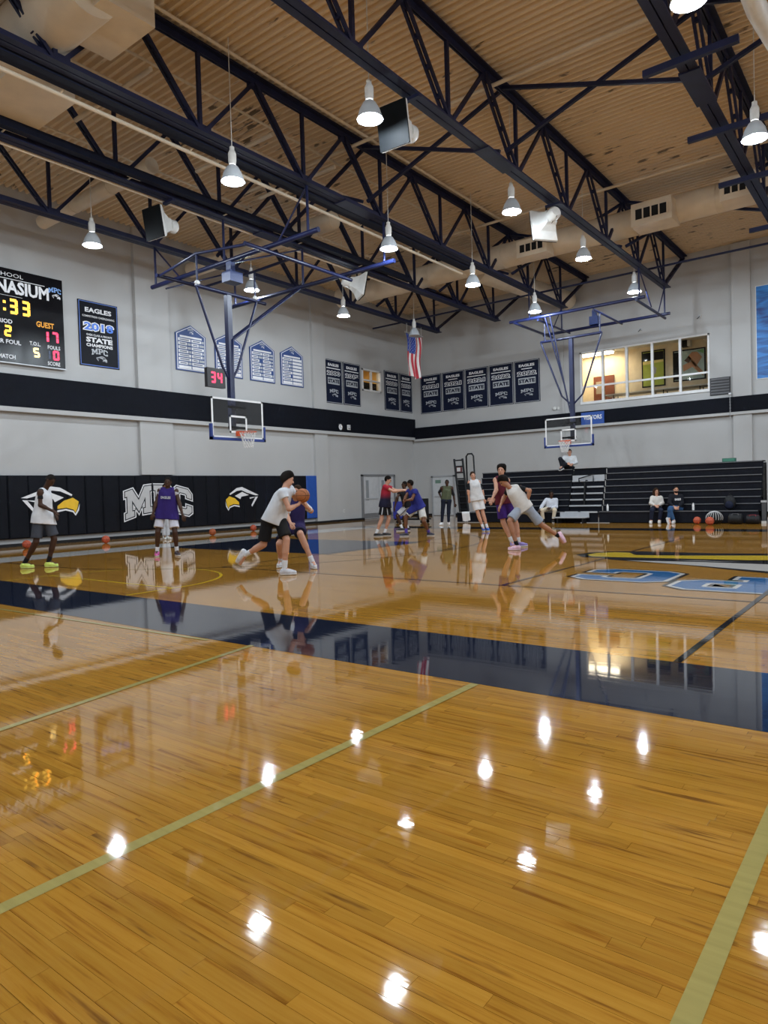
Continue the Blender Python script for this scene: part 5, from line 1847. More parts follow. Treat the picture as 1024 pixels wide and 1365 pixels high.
POSES = {'neon':{'base':[-14.121,6.705,0.0],'face':[0.873,0.487],'j':{'head':[0.226,0.239,1.757],'neck':[0.141,0.167,1.6],'shL':[0.22,0.037,1.524],'shR':[0.01,0.282,1.542],'elL':[0.238,0.016,1.269],'wrL':[0.399,0.162,1.151],'elR':[0.03,0.288,1.28],'wrR':[0.247,0.298,1.08],'pel':[0.079,0.093,0.84],'hpL':[0.084,0.019,0.827],'hpR':[0.157,0.152,0.82],'knL':[0.104,-0.039,0.529],'anL':[-0.138,-0.176,0.095],'toL':[0.029,-0.052,0.04],'knR':[0.233,0.265,0.572],'anR':[0.138,0.176,0.095],'toR':[0.328,0.318,0.04]}},'purple':{'base':[-13.711,9.497,0.0],'face':[0.688,-0.726],'j':{'head':[-0.007,0.1,1.695],'neck':[-0.007,0.094,1.558],'shL':[-0.154,-0.021,1.512],'shR':[0.138,0.204,1.496],'elL':[-0.17,-0.119,1.249],'wrL':[-0.16,-0.221,0.996],'elR':[0.252,0.206,1.199],'wrR':[0.374,0.191,0.942],'pel':[-0.039,0.045,0.855],'hpL':[-0.141,-0.035,0.834],'hpR':[0.063,0.122,0.817],'knL':[-0.093,-0.159,0.567],'anL':[-0.181,-0.139,0.095],'toL':[-0.025,-0.278,0.04],'knR':[0.217,0.08,0.547],'anR':[0.181,0.139,0.095],'toR':[0.386,0.066,0.04]}},'hidden_white':{'base':[-19.388,13.416,0.0],'face':[0.755,-0.656],'j':{'head':[-0.019,0.042,1.688],'neck':[-0.02,0.034,1.492],'shL':[-0.156,-0.074,1.424],'shR':[0.115,0.136,1.414],'elL':[-0.197,-0.115,1.132],'wrL':[-0.198,-0.124,0.912],'elR':[0.152,0.154,1.119],'wrR':[0.15,0.145,0.899],'pel':[-0.024,0.007,0.832],'hpL':[-0.083,-0.039,0.81],'hpR':[0.033,0.051,0.806],'knL':[-0.065,-0.037,0.467],'anL':[-0.048,-0.037,0.095],'toL':[0.162,-0.131,0.04],'knR':[0.051,0.052,0.463],'anR':[0.048,0.037,0.095],'toR':[0.254,0.004,0.04]}},'white_tee':{'base':[-8.616,7.845,0.0],'face':[0.545,0.838],'j':{'head':[0.297,0.308,1.578],'neck':[0.303,0.245,1.451],'shL':[0.376,0.1,1.358],'shR':[0.231,0.409,1.416],'elL':[0.497,0.121,1.095],'wrL':[0.479,0.362,1.163],'elR':[0.153,0.625,1.256],'wrR':[0.355,0.48,1.334],'pel':[0.11,0.074,0.844],'hpL':[0.058,-0.005,0.823],'hpR':[0.176,0.162,0.814],'knL':[-0.008,-0.004,0.514],'anL':[-0.33,-0.132,0.335],'toL':[-0.475,-0.19,0.093],'knR':[0.359,0.169,0.585],'anR':[0.33,0.132,0.095],'toR':[0.466,0.232,0.04]}},'dark_defender':{'base':[-8.912,8.888,0.0],'face':[0.316,-0.949],'j':{'head':[-0.149,0.213,1.374],'neck':[-0.165,0.195,1.233],'shL':[-0.263,0.117,1.161],'shR':[-0.053,0.279,1.153],'elL':[-0.16,-0.058,0.96],'wrL':[0.035,-0.154,0.816],'elR':[-0.091,0.517,1.011],'wrR':[-0.025,0.303,1.114],'pel':[-0.221,0.134,0.724],'hpL':[-0.288,0.081,0.698],'hpR':[-0.131,0.203,0.702],'knL':[-0.184,-0.238,0.45],'anL':[-0.371,-0.036,0.095],'toL':[-0.27,-0.212,0.04],'knR':[0.2,-0.083,0.621],'anR':[0.371,0.036,0.095],'toR':[0.552,-0.082,0.04]}},'red':{'base':[-12.788,16.329,0.0],'face':[0.848,0.529],'j':{'head':[0.186,0.204,1.688],'neck':[0.147,0.169,1.543],'shL':[0.222,0.005,1.477],'shR':[0.089,0.329,1.464],'elL':[0.418,0.152,1.339],'wrL':[0.647,0.329,1.356],'elR':[0.3,0.489,1.362],'wrR':[0.561,0.628,1.38],'pel':[0.102,0.111,0.897],'hpL':[0.12,0.021,0.873],'hpR':[0.098,0.201,0.867],'knL':[0.076,-0.025,0.533],'anL':[-0.051,-0.136,0.095],'toL':[0.052,-0.062,0.04],'knR':[0.155,0.233,0.52],'anR':[0.051,0.136,0.095],'toR':[0.187,0.237,0.04]}},'blue':{'base':[-11.666,16.672,0.0],'face':[-0.916,-0.401],'j':{'head':[-0.186,-0.049,1.544],'neck':[-0.167,-0.039,1.401],'shL':[-0.312,0.049,1.325],'shR':[0.002,-0.057,1.319],'elL':[-0.253,-0.197,1.172],'wrL':[-0.161,-0.417,1.073],'elR':[-0.024,-0.211,1.091],'wrR':[-0.087,-0.387,1.071],'pel':[0.056,0.113,0.821],'hpL':[-0.027,0.048,0.785],'hpR':[0.131,0.093,0.769],'knL':[-0.295,-0.168,0.575],'anL':[-0.287,-0.176,0.095],'toL':[-0.432,-0.294,0.04],'knR':[0.318,-0.128,0.444],'anR':[0.287,0.176,0.095],'toR':[0.434,0.159,0.04]}},'black_guard':{'base':[-13.664,18.793,0.0],'face':[-0.516,-0.857],'j':{'head':[0.023,0.007,1.552],'neck':[0.01,-0.009,1.39],'shL':[-0.084,-0.085,1.305],'shR':[0.092,0.051,1.313],'elL':[-0.061,-0.322,1.133],'wrL':[-0.121,-0.38,0.813],'elR':[0.162,-0.132,1.095],'wrR':[0.114,-0.174,0.95],'pel':[0.147,0.077,0.823],'hpL':[0.089,0.03,0.796],'hpR':[0.206,0.121,0.792],'knL':[-0.171,-0.18,0.525],'anL':[-0.049,-0.101,0.095],'toL':[-0.139,-0.175,0.04],'knR':[-0.054,0.034,0.441],'anR':[0.049,0.101,0.095],'toR':[-0.01,0.05,0.04]}},'coach':{'base':[-14.307,22.308,0.0],'face':[0.53,-0.848],'j':{'head':[0.061,0.101,1.622],'neck':[0.06,0.095,1.474],'shL':[-0.102,-0.031,1.434],'shR':[0.211,0.21,1.422],'elL':[-0.236,-0.015,1.252],'wrL':[-0.139,-0.011,1.033],'elR':[0.263,0.239,1.112],'wrR':[0.293,0.251,0.818],'pel':[0.034,0.054,0.889],'hpL':[-0.049,-0.011,0.862],'hpR':[0.117,0.117,0.855],'knL':[-0.081,-0.049,0.477],'anL':[-0.102,-0.079,0.095],'toL':[-0.101,-0.271,0.04],'knR':[0.105,0.094,0.47],'anR':[0.102,0.079,0.095],'toR':[0.209,-0.095,0.04]}},'gray_tee':{'base':[-10.821,19.206,0.0],'face':[0.651,-0.759],'j':{'head':[-0.303,-0.178,1.767],'neck':[-0.284,-0.168,1.626],'shL':[-0.385,-0.249,1.566],'shR':[-0.163,-0.077,1.563],'elL':[-0.39,-0.338,1.287],'wrL':[-0.372,-0.332,1.057],'elR':[-0.068,-0.014,1.274],'wrR':[-0.029,0.007,1.017],'pel':[-0.191,-0.121,0.934],'hpL':[-0.262,-0.177,0.899],'hpR':[-0.111,-0.06,0.898],'knL':[-0.173,-0.122,0.538],'anL':[-0.051,-0.039,0.095],'toL':[0.074,-0.203,0.04],'knR':[-0.056,-0.03,0.56],'anR':[0.051,0.039,0.095],'toR':[0.178,-0.096,0.04]}},'dribbler':{'base':[-6.473,13.767,0.0],'face':[-0.656,-0.755],'j':{'head':[-0.565,-0.424,1.479],'neck':[-0.484,-0.365,1.373],'shL':[-0.552,-0.194,1.311],'shR':[-0.29,-0.217,1.325],'elL':[-0.699,-0.188,1.127],'wrL':[-0.734,-0.284,0.963],'elR':[-0.084,-0.185,1.268],'wrR':[-0.143,-0.177,1.014],'pel':[-0.196,-0.16,0.86],'hpL':[-0.261,-0.211,0.832],'hpR':[-0.115,-0.1,0.806],'knL':[-0.423,-0.471,0.63],'anL':[-0.303,-0.394,0.095],'toL':[-0.498,-0.55,0.04],'knR':[0.048,0.08,0.52],'anR':[0.303,0.394,0.255],'toR':[0.403,0.463,0.024]}},'purple_shorts':{'base':[-7.18,14.102,0.0],'face':[0.193,-0.981],'j':{'head':[-0.242,-0.131,1.735],'neck':[-0.248,-0.14,1.596],'shL':[-0.345,-0.218,1.524],'shR':[-0.141,-0.061,1.506],'elL':[-0.25,-0.383,1.298],'wrL':[-0.253,-0.564,1.108],'elR':[-0.203,-0.125,1.078],'wrR':[-0.374,-0.256,1.085],'pel':[-0.184,-0.114,0.949],'hpL':[-0.256,-0.171,0.908],'hpR':[-0.111,-0.059,0.903],'knL':[-0.215,-0.152,0.563],'anL':[-0.059,-0.046,0.095],'toL':[0.053,-0.214,0.04],'knR':[0.014,0.024,0.512],'anR':[0.059,0.046,0.095],'toR':[0.173,0.128,0.04]}},'gray_sitter':{'base':[-10.958,24.438,0.0],'face':[0.53,-0.848],'j':{'head':[0.032,0.045,1.063],'neck':[0.025,0.035,0.909],'shL':[-0.12,-0.08,0.853],'shR':[0.173,0.146,0.842],'elL':[-0.191,-0.332,0.628],'wrL':[-0.161,-0.567,0.512],'elR':[0.213,0.041,0.575],'wrR':[0.112,-0.29,0.553],'pel':[0.0,0.0,0.519],'hpL':[-0.071,-0.056,0.507],'hpR':[0.085,0.065,0.501],'knL':[-0.097,-0.545,0.478],'anL':[-0.078,-0.479,0.095],'toL':[-0.038,-0.653,0.04],'knR':[0.309,-0.313,0.466],'anR':[0.238,-0.316,0.095],'toR':[0.324,-0.455,0.04]}},'woman':{'base':[-7.095,24.448,0.0],'face':[0.612,-0.791],'j':{'head':[0.004,0.025,1.077],'neck':[0.009,0.023,0.922],'shL':[-0.102,-0.065,0.862],'shR':[0.128,0.113,0.854],'elL':[-0.111,-0.205,0.678],'wrL':[0.061,-0.327,0.605],'elR':[0.204,0.038,0.666],'wrR':[0.15,-0.259,0.601],'pel':[0.0,0.0,0.513],'hpL':[-0.06,-0.047,0.501],'hpR':[0.075,0.057,0.496],'knL':[0.017,-0.534,0.443],'anL':[-0.029,-0.518,0.095],'toL':[0.001,-0.674,0.04],'knR':[0.26,-0.345,0.434],'anR':[0.199,-0.34,0.095],'toR':[0.232,-0.494,0.04]}},'man':{'base':[-6.419,24.471,0.0],'face':[0.488,-0.873],'j':{'head':[-0.025,0.004,1.117],'neck':[-0.026,-0.002,0.969],'shL':[-0.159,-0.107,0.899],'shR':[0.111,0.102,0.889],'elL':[-0.176,-0.254,0.689],'wrL':[-0.004,-0.379,0.562],'elR':[0.16,0.005,0.658],'wrR':[0.112,-0.29,0.539],'pel':[0.0,0.0,0.506],'hpL':[-0.073,-0.057,0.495],'hpR':[0.073,0.056,0.49],'knL':[-0.083,-0.546,0.457],'anL':[0.016,-0.481,0.095],'toL':[0.026,-0.653,0.04],'knR':[-0.074,-0.512,0.511],'anR':[-0.119,-0.558,0.167],'toR':[-0.049,-0.635,0.025]}},'top':{'base':[-10.55,25.316,0.0],'face':[0.572,-0.821],'j':{'head':[0.015,0.033,2.64],'neck':[0.015,0.028,2.51],'shL':[-0.149,-0.101,2.449],'shR':[0.166,0.142,2.437],'elL':[-0.145,-0.231,2.255],'wrL':[0.031,-0.286,2.216],'elR':[0.231,0.122,2.242],'wrR':[0.193,-0.162,2.181],'pel':[0.0,0.0,2.095],'hpL':[-0.07,-0.055,2.088],'hpR':[0.082,0.062,2.083],'knL':[-0.123,-0.527,2.386],'anL':[-0.079,-0.505,2.085],'toL':[-0.085,-0.637,2.041],'knR':[-0.018,-0.389,2.194],'anR':[-0.088,-0.449,2.071],'toR':[-0.094,-0.582,2.027]}}}

SKIN = {'dark': M('skin_dark', (.050, .022, .012), rough=.5, spec=.25, var=.06), 'brown': M('skin_brown', (.15, .065, .035), rough=.5, spec=.25, var=.06), 'light': M('skin_light', (.52, .27, .18), rough=.5, var=.05), 'tan': M('skin_tan', (.36, .17, .10), rough=.5, var=.05)}
HAIR = {'black': M('hair_black', (.008, .006, .005), rough=.8, spec=.1, var=.3, scale=60), 'brown': M('hair_brown', (.03, .015, .008), rough=.8, spec=.1, var=.3, scale=60), 'blond': M('hair_brown_light', (.10, .055, .025), rough=.6, var=.3, scale=60)}
CLOTH = {}


def cloth(c, bump=.4):
    if c not in CLOTH:
        CLOTH[c] = M('cloth_%d' % len(CLOTH), c, rough=.85, var=.10, scale=9, bump=bump, spec=.2)
    return CLOTH[c]


def two_tone(top, low, z0, z1):
    m = M('two_tone_jersey', top, rough=.85, var=.1, scale=9, bump=.4, spec=.2)
    nt = m.node_tree
    b = nt.nodes['Principled BSDF']
    tc = nt.nodes.new('ShaderNodeTexCoord')
    sx = nt.nodes.new('ShaderNodeSeparateXYZ')
    nt.links.new(tc.outputs['Object'], sx.inputs[0])
    mr = nt.nodes.new('ShaderNodeMapRange')
    mr.inputs[1].default_value = z0
    mr.inputs[2].default_value = z1
    nt.links.new(sx.outputs[2], mr.inputs[0])
    mx = nt.nodes.new('ShaderNodeMix')
    mx.data_type = 'RGBA'
    nt.links.new(mr.outputs[0], mx.inputs['Factor'])
    mx.inputs['A'].default_value = (*low, 1)
    mx.inputs['B'].default_value = (*top, 1)
    nt.links.new(mx.outputs['Result'], b.inputs['Base Color'])
    return m


def person(key, label, skin='light', hair='brown', shirt=(.7, .7, .7), sleeve=.5, under=None, under_len=.9, bottom=(.02, .02, .02), leg=.72, sock=(.7, .7, .7), sock_h=.3, shoe=(.7, .7, .7), shoe2=None, sole=(.75, .75, .75),
           hem=.16, loose=0.02, hairstyle='short', beard=False, s=1.0, chest=None, stripe=None, hand_curl=.5, grip=None):
    P = POSES[key]
    J = {k: np.array(v, float) for k, v in P['j'].items()}
    fwd = np.array([P['face'][0], P['face'][1], 0.0])
    up0 = np.array([0, 0, 1.0])
    # torso length sanity
    tl = np.linalg.norm(J['pel'] - J['neck'])
    if tl > .56 * s:
        sh = (J['neck'] - J['pel']) / tl * (tl - .56 * s)
        for k in ('pel', 'hpL', 'hpR'):
            J[k] = J[k] + sh
    t = thing('person', label, 'person', tuple(P['base']))
    for f in 'LR':
        fv = J['to' + f] - J['an' + f]
        J['to' + f] = J['an' + f] + fv * min(1.0, .17 / np.linalg.norm(fv))
    old = ORG[t.name]
    ORG[t.name] = Vector((0, 0, 0))      # child meshes below are already local
    td = unit(J['pel'] - J['neck'])
    sk = SKIN[skin]
    hd = J['head']
    hup = unit(hd - J['neck'])
    side = unit(np.cross(hup, fwd))
    hf = unit(np.cross(side, hup))
    AX = (side, hf, hup)
    ch = J['neck'] + td * .20 * s

    def lerp(a, b, k):
        return a + (b - a) * k
    # ------------------------------------------------ body
    B = SDF()
    B.cap(ch, J['pel'], .115 * s, .105 * s, .06)
    for f in 'LR':
        B.cap(lerp(J['sh' + f], ch, .35), J['hp' + f], .085 * s, .085 * s, .06)
    B.cap(J['shL'], J['shR'], .058 * s, .058 * s, .05)
    B.cap(J['neck'] + td * .03, hd - hup * .05, .055 * s, .050 * s, .03)
    B.ell(hd + hup * .02 * s - hf * .005, AX, (.074 * s, .094 * s, .100 * s), .02)
    B.ell(hd - hup * .055 * s + hf * .022 * s, AX, (.055 * s, .062 * s, .062 * s), .03)
    B.cap(hd + hf * .088 * s + hup * .005, hd + hf * .104 * s - hup * .022, .010, .013, .012)
    for sg in (-1, 1):
        B.ell(hd + side * sg * .077 * s - hf * .005, AX, (.010, .020, .030), .008)
    B.cap(hd + hf * .080 * s - hup * .058 + side * -.018, hd + hf * .080 * s - hup * .058 + side * .018, .008, .008, .008)
    for f in 'LR':
        sgn = -1 if f == 'L' else 1
        S_, E_, W_ = J['sh' + f], J['el' + f], J['wr' + f]
        B.cap(S_, E_, .051 * s, .040 * s, .03)
        B.cap(E_, W_, .041 * s, .027 * s, .02)
        B.cap(E_, lerp(E_, W_, .4), .040 * s, .040 * s, .02)
        d = unit(W_ - E_)
        if grip is not None:
            tgt = np.array(grip) - np.array(P['base']) - W_
            d = unit(d * .4 + unit(tgt) * .6)
        nrm = unit(np.cross(d, np.cross(fwd + up0 * .2, d)) + 1e-6)      # back of the hand axis
        lat = unit(np.cross(d, nrm))
        palm = W_ + d * .085 * s
        B.cap(W_, palm - lat * .022, .023, .020, .012)
        B.cap(W_, palm + lat * .022, .023, .020, .012)
        for q, ln in zip((-.033, -.011, .011, .033), (.068, .080, .074, .056)):
            k0 = palm + lat * q
            k1 = k0 + unit(d - nrm * hand_curl * .5) * ln * .55
            k2 = k1 + unit(d - nrm * hand_curl * 1.6) * ln * .5
            B.cap(k0, k1, .0115, .0105, .004)
            B.cap(k1, k2, .0105, .009, .004)
        tb = W_ + d * .03 - lat * .026
        t1 = tb + unit(d - lat * .9 - nrm * .2) * .045
        B.cap(tb, t1, .015, .0125, .008)
        B.cap(t1, t1 + unit(d - lat * .2 - nrm * .4) * .032, .0125, .010, .004)
        H_, K_, A_, T_ = J['hp' + f], J['kn' + f], J['an' + f], J['to' + f]
        B.cap(H_, K_, .086 * s, .056 * s, .04)
        B.cap(K_, A_, .056 * s, .038 * s, .02)
        B.cap(lerp(K_, A_, .12), lerp(K_, A_, .42), .053 * s, .052 * s, .03)
        B.cap(A_, T_, .038 * s, .028 * s, .02)
    B.mesh('body', sk, t)
    # ------------------------------------------------ face details
    for sg in (-1, 1):
        MB().sphere(hd + hf * .086 * s + side * sg * .032 * s + hup * .012, .011, 8, 6).build('eye', M('eye_dark', (.02, .015, .012), rough=.2, var=0), t, smooth=True)
    MB().tube([hd + hf * .089 * s - hup * .06 + side * q for q in (-.02, 0, .02)], .004, 5).build('mouth', M('lips', (.20, .07, .05), rough=.5), t)
    # ------------------------------------------------ hair
    if hairstyle != 'none':
        hm = HAIR[hair]
        Hh = SDF()
        e = .010 if hairstyle in ('short', 'long') else .026 if hairstyle == 'curly' else .004
        Hh.ell(hd + hup * .028 * s - hf * .012, AX, (.077 * s + e, .095 * s + e, .100 * s + e), .02)
        if hairstyle == 'long':
            for sg in (-1, 1):
                Hh.cap(hd + side * sg * .07 + hup * .02 - hf * .02, hd + side * sg * .10 - hup * .30 - hf * .0, .045, .050, .04)
            Hh.cap(hd - hf * .06, hd - hf * .08 - hup * .30, .07, .07, .04)
            Hh.less(hd + hf * .10 - hup * .03, .085)
        else:
            Hh.cut(hd + hf * .045 + hup * .035, unit(hf * .75 - hup * .66))
            if hairstyle == 'curly':
                Hh.cap(hd + hup * .09 - side * .05, hd + hup * .10 + side * .05, .055, .055, .04)
        Hh.mesh('hair', hm, t, .010)
    if beard:
        D_ = SDF()
        D_.ell(hd - hup * .062 * s + hf * .026, AX, (.060 * s, .066 * s, .060 * s), .02)
        D_.cut(hd - hup * .045 + hf * .02, unit(hup))
        D_.mesh('beard', HAIR['black'], t, .010)
    # ------------------------------------------------ shirt
    hemp = J['pel'] + td * hem
    T = SDF()
    g = .012 + loose * .5
    T.cap(ch, hemp + td * .05, .113 * s + g, .108 * s + g + loose * .6, .06)
    for f in 'LR':
        T.cap(lerp(J['sh' + f], ch, .42), J['hp' + f] + td * (hem + .05), .078 * s + g, .082 * s + g + loose * .6, .06)
    kk = .12 if sleeve > 0 else .34
    T.cap(lerp(J['shL'], J['neck'], kk), lerp(J['shR'], J['neck'], kk), .058 * s + .010, .058 * s + .010, .04)
    for f in 'LR':
        if sleeve > 0:
            e = min(sleeve, 1.0)
            T.cap(J['sh' + f], lerp(J['sh' + f], J['el' + f], e), .066 * s + loose * .5, (.064 if sleeve <= 1 else .056) * s + loose * .5, .03, False, sleeve <= 1)
            if sleeve > 1:
                T.cap(J['el' + f], lerp(J['el' + f], J['wr' + f], sleeve - 1), .056 * s + loose * .5, .042 * s, .02, False, True)
    if hem > .08:
        for f in 'LR':
            T.cap(J['hp' + f], lerp(J['hp' + f], J['kn' + f], .55), .105 * s + g, .105 * s + g, .05)
    T.cut(hemp, td)
    T.less(J['neck'] + hup * .055 + hf * .02, .072)
    T.mesh('shirt', two_tone(*shirt) if isinstance(shirt[0], tuple) else cloth(shirt), t)
    if under is not None:
        U = SDF()
        for f in 'LR':
            U.cap(lerp(J['neck'], J['sh' + f], .8), lerp(J['sh' + f], J['el' + f], under_len), .067 * s, .058 * s, .02, False, True)
        U.cap(lerp(J['shL'], J['shR'], .3), lerp(J['shL'], J['shR'], .7), .062 * s, .062 * s, .03)
        U.mesh('undershirt', cloth(under), t)
    # ------------------------------------------------ shorts / trousers
    L_ = SDF()
    L_.cap(J['hpL'], J['hpR'], .105 * s, .105 * s, .05)
    L_.cap(J['pel'], J['pel'] - td * .10, .118 * s, .112 * s, .05, False, True)
    for f in 'LR':
        H_, K_, A_ = J['hp' + f], J['kn' + f], J['an' + f]
        if leg <= 1:
            L_.cap(H_, lerp(H_, K_, leg), .098 * s, .094 * s + loose * .5, .04, False, True)
        else:
            L_.cap(H_, K_, .105 * s, .075 * s, .04)
            L_.cap(K_, lerp(K_, A_, leg - 1), .075 * s, .058 * s, .03, False, True)
    L_.mesh('shorts' if leg <= 1 else 'trousers', cloth(bottom), t)
    # ------------------------------------------------ socks, shoes
    for n_, f in enumerate('LR'):
        K_, A_, T_ = J['kn' + f], J['an' + f], J['to' + f]
        if sock is not None:
            SDF().cap(A_ - (K_ - A_) * .05, lerp(A_, K_, sock_h), .043 * s, .047 * s, .02, False, True).mesh('sock', cloth(sock), t)
        fd = unit(T_ - A_)
        if A_[2] < .11 and T_[2] < .06:
            dn = np.array([0, 0, -1.0])
            fd = unit(np.array([fd[0], fd[1], 0]))
        else:
            dn = unit((A_ - K_) - fd * ((A_ - K_) @ fd))
        heel = A_ + dn * .045 - fd * .035
        toe = A_ + dn * .052 + fd * .165 * s
        ball_ = A_ + dn * .048 + fd * .09 * s
        lt = np.cross(fd, dn)
        sm_ = M('shoe_%s_%d' % (key, n_), (shoe2 or shoe) if n_ else shoe, rough=.5, var=.12, scale=25)
        S1 = SDF()
        S1.cap(heel, ball_, .042, .043, .03)
        S1.cap(ball_, toe, .044, .036, .03)
        S1.cap(A_ + dn * .0, heel, .046, .042, .03)
        S1.cap(A_ + dn * .005, ball_, .044, .036, .03)
        S1.cut(A_ + dn * .070, dn)
        S1.cut(A_ - dn * .012, -dn)
        so = S1.mesh('shoe', sm_, t, .010)
        S2 = SDF()
        S2.cap(heel + dn * .02, ball_ + dn * .02, .045, .046, .02)
        S2.cap(ball_ + dn * .02, toe + dn * .012, .047, .040, .02)
        S2.cut(A_ + dn * .066, -dn)
        S2.cut(A_ + dn * .092, dn)
        S2.mesh('sole', M('sole_%.2f_%.2f_%.2f' % sole, sole, rough=.6), so, .009)
        lc = MB()
        for q in range(4):
            c0 = A_ + dn * (.008 + q * .006) + fd * (.045 + q * .018)
            lc.tube([c0 - lt * .026 - dn * .004, c0 - dn * .012, c0 + lt * .026 - dn * .004], .004, 5)
        lc.build('laces', M('laces_white', (.6, .6, .6), rough=.8), so, kind='stuff')
    # ------------------------------------------------ printed marks
    if chest:
        txt, w_, h_, mt = chest
        cdir = unit(fwd - td * (fwd @ td))
        rt = unit(np.cross(td, cdir)) * -1
        rt = unit(np.cross(cdir, -td)) * -1
        o_ = lerp(J['neck'], J['pel'], .38)
        vv, ff = text2d(txt, w_, h_, .04)
        pts = []
        for x, y in vv:
            a_ = x / .20
            pts.append(o_ + unit(np.cross(-td, cdir)) * (math.sin(a_) * .17) * 1.0 + cdir * (math.cos(a_) * .0 + .185 + loose - .05 * (x / .2) ** 2) - td * y)
        MB().add(pts, ff).build('shirt_lettering', mt, t)
    if stripe is not None:
        for f in 'LR':
            H_, K_ = J['hp' + f], J['kn' + f]
            d_ = unit(K_ - H_)
            e1 = H_ + d_ * .02
            e2 = lerp(H_, K_, leg * .97)
            for sg in (-1, 1):
                oo = unit(np.cross(d_, fwd)) * sg * .107 * s
                MB().bar(Vector(e1 + oo), Vector(e2 + oo), .02, .02).build('side_stripe', cloth(stripe), t)
    ORG[t.name] = old
    return t


NAVYC, BLK, WHT = (.008, .010, .03), (.010, .010, .012), (.66, .68, .72)
person('neon', 'person in white sleeveless shirt, dark shorts and neon yellow shoes walking by the pads', 'dark', 'black', shirt=WHT, sleeve=0, under=BLK, under_len=.55, bottom=(.05, .055, .07), leg=.85, sock=BLK, sock_h=.28, shoe=(.62, .78, .16), sole=(.62, .74, .25), hem=.15, hairstyle='crop', loose=.03)
person('purple', 'person in purple jersey, white shorts and one pink shoe facing the court', 'dark', 'black', shirt=(.028, .015, .125), sleeve=0, under=(.35, .35, .38), under_len=.35, bottom=(.55, .55, .62), leg=.78, sock=WHT, sock_h=.28, shoe=(.55, .10, .35), shoe2=(.06, .05, .06), hem=.15, loose=.04, hairstyle='crop', chest=('EAGLES', .28, .06, GREYP))
person('hidden_white', 'person in white clothes and white shoes standing behind the purple jersey player', 'brown', 'black', shirt=WHT, bottom=(.55, .57, .62), leg=1.9, sock=WHT, shoe=(.7, .72, .7), hairstyle='short')
BALLC = (-8.12, 8.29, 1.305)
person('white_tee', 'person in white tee and black shorts lunging while holding up a basketball', 'light', 'black', shirt=(.62, .66, .72), sleeve=.35, bottom=BLK, leg=.85, sock=WHT, sock_h=.32, shoe=(.60, .62, .68), hem=.075, hairstyle='curly', loose=.03, grip=BALLC)
person('dark_defender', 'person in dark purple jersey guarding closely behind the ball holder', 'light', 'brown', shirt=(.020, .014, .07), sleeve=0, under=WHT, under_len=.85, bottom=(.012, .012, .03), leg=.85, sock=WHT, sock_h=.25, shoe=(.60, .62, .66), hem=.11, loose=.03)
person('red', 'person in red and dark jersey with black shorts reaching arms forward', 'light', 'black', shirt=((.34, .018, .035), (.010, .010, .028), 1.12, 1.32), sleeve=.4, bottom=BLK, leg=.75, sock=WHT, shoe=BLK, sole=(.55, .55, .55), hem=.12, loose=.03, stripe=WHT)
person('blue', 'person in blue jersey and pale shorts bent low in a wide stance', 'brown', 'black', shirt=(.022, .026, .17), sleeve=.35, bottom=(.50, .49, .46), leg=.8, sock=(.10, .07, .40), shoe=(.03, .03, .05), sole=(.6, .62, .66), hem=.10, hairstyle='crop', loose=.03)
person('black_guard', 'person in black top with white banded shorts crouching behind the blue jersey player', 'dark', 'black', shirt=BLK, sleeve=.4, bottom=(.45, .46, .50), leg=.85, sock=WHT, sock_h=.3, shoe=(.02, .02, .03), hem=.05, hairstyle='crop', loose=.03, stripe=BLK)
person('coach', 'person standing in olive vest, dark trousers and white shoes, hand on hip', 'dark', 'black', shirt=(.075, .085, .048), sleeve=0, under=BLK, under_len=1.0, bottom=(.010, .013, .025), leg=1.92, sock=None, shoe=(.72, .74, .76), hem=.06, hairstyle='crop', s=.92, loose=0.0)
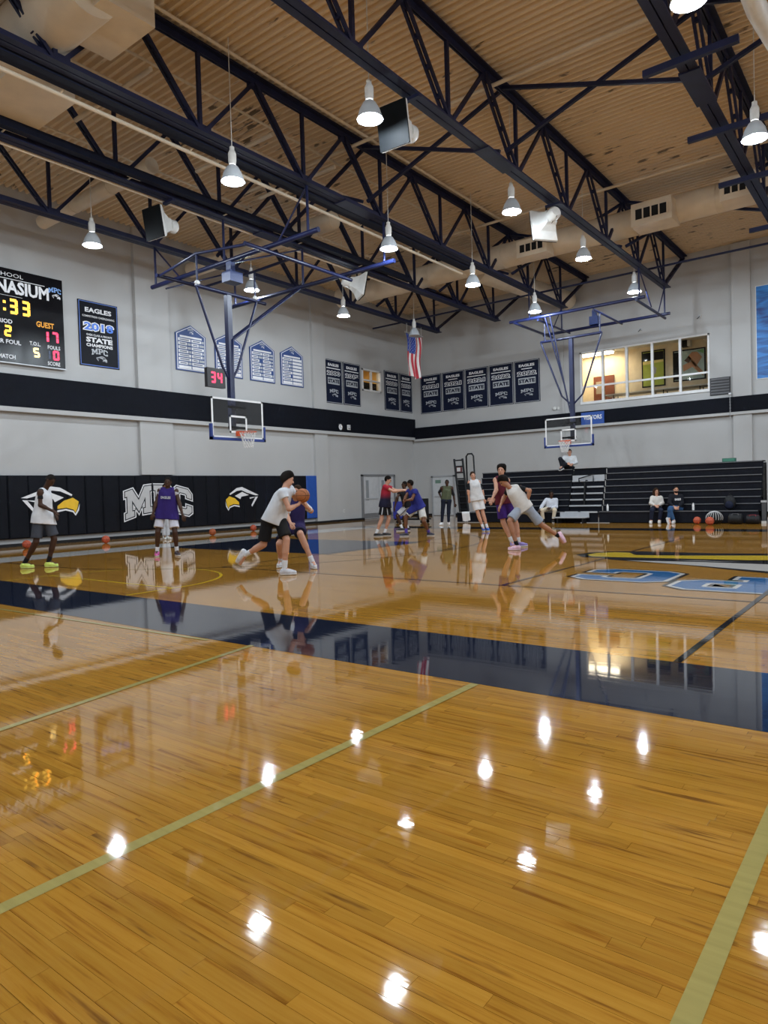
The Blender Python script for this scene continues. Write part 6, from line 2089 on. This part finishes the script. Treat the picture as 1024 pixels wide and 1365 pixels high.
person('gray_tee', 'person in pale sleeveless shirt and white shorts wearing bright blue shoes', 'light', 'brown', shirt=(.60, .60, .61), sleeve=0, under=BLK, under_len=.9, bottom=(.68, .69, .71), leg=.72, sock=WHT, shoe=(.02, .10, .42), sole=(.7, .72, .75), hem=.10, loose=.04, chest=('EAGLES', .26, .05, GREYP))
person('purple_shorts', 'person in dark maroon top and purple shorts behind the driving player', 'light', 'black', shirt=(.10, .014, .026), sleeve=0, bottom=(.05, .018, .17), leg=.8, sock=WHT, shoe=(.25, .20, .50), hem=.06, hairstyle='curly', loose=.03)
person('dribbler', 'person in grey-white shirt and grey shorts driving low in pale pink shoes', 'tan', 'black', shirt=(.60, .58, .56), sleeve=0, under=BLK, under_len=.6, bottom=(.30, .34, .42), leg=.85, sock=BLK, sock_h=.2, shoe=(.72, .48, .62), sole=(.75, .60, .70), hem=.07, hairstyle='curly', loose=.03)
person('gray_sitter', 'person seated on the bleacher in light grey sweater and beige trousers', 'dark', 'black', shirt=(.52, .54, .60), sleeve=1.9, bottom=(.58, .50, .38), leg=1.85, sock=BLK, shoe=(.03, .03, .03), hem=.04, hairstyle='crop')
person('woman', 'person with long hair in pale jacket and dark jeans seated on the bleacher', 'light', 'brown', shirt=(.60, .57, .53), sleeve=1.9, bottom=(.012, .016, .035), leg=1.9, sock=None, shoe=(.75, .73, .70), hem=.02, hairstyle='long', s=.94)
person('man', 'person in black lettered sweatshirt and blue jeans seated with legs crossed', 'light', 'black', shirt=(.008, .009, .014), sleeve=1.9, bottom=(.035, .09, .20), leg=1.9, sock=WHT, shoe=(.65, .66, .68), hem=.02, hairstyle='crop', beard=True, chest=('EAGLES', .24, .07, WHITEP))
person('top', 'person in pale sweater sitting on top of the bleachers under the side basket', 'light', 'black', shirt=(.56, .58, .60), sleeve=1.9, bottom=(.010, .012, .018), leg=1.9, sock=BLK, shoe=(.02, .02, .025), hem=.02)
ball((BALLC[0], BALLC[1], BALLC[2] - .12), 'orange basketball held up in both hands by the lunging player', M('ball_brown_orange', (.36, .12, .035), rough=.6, var=.12, scale=40, bump=.3))
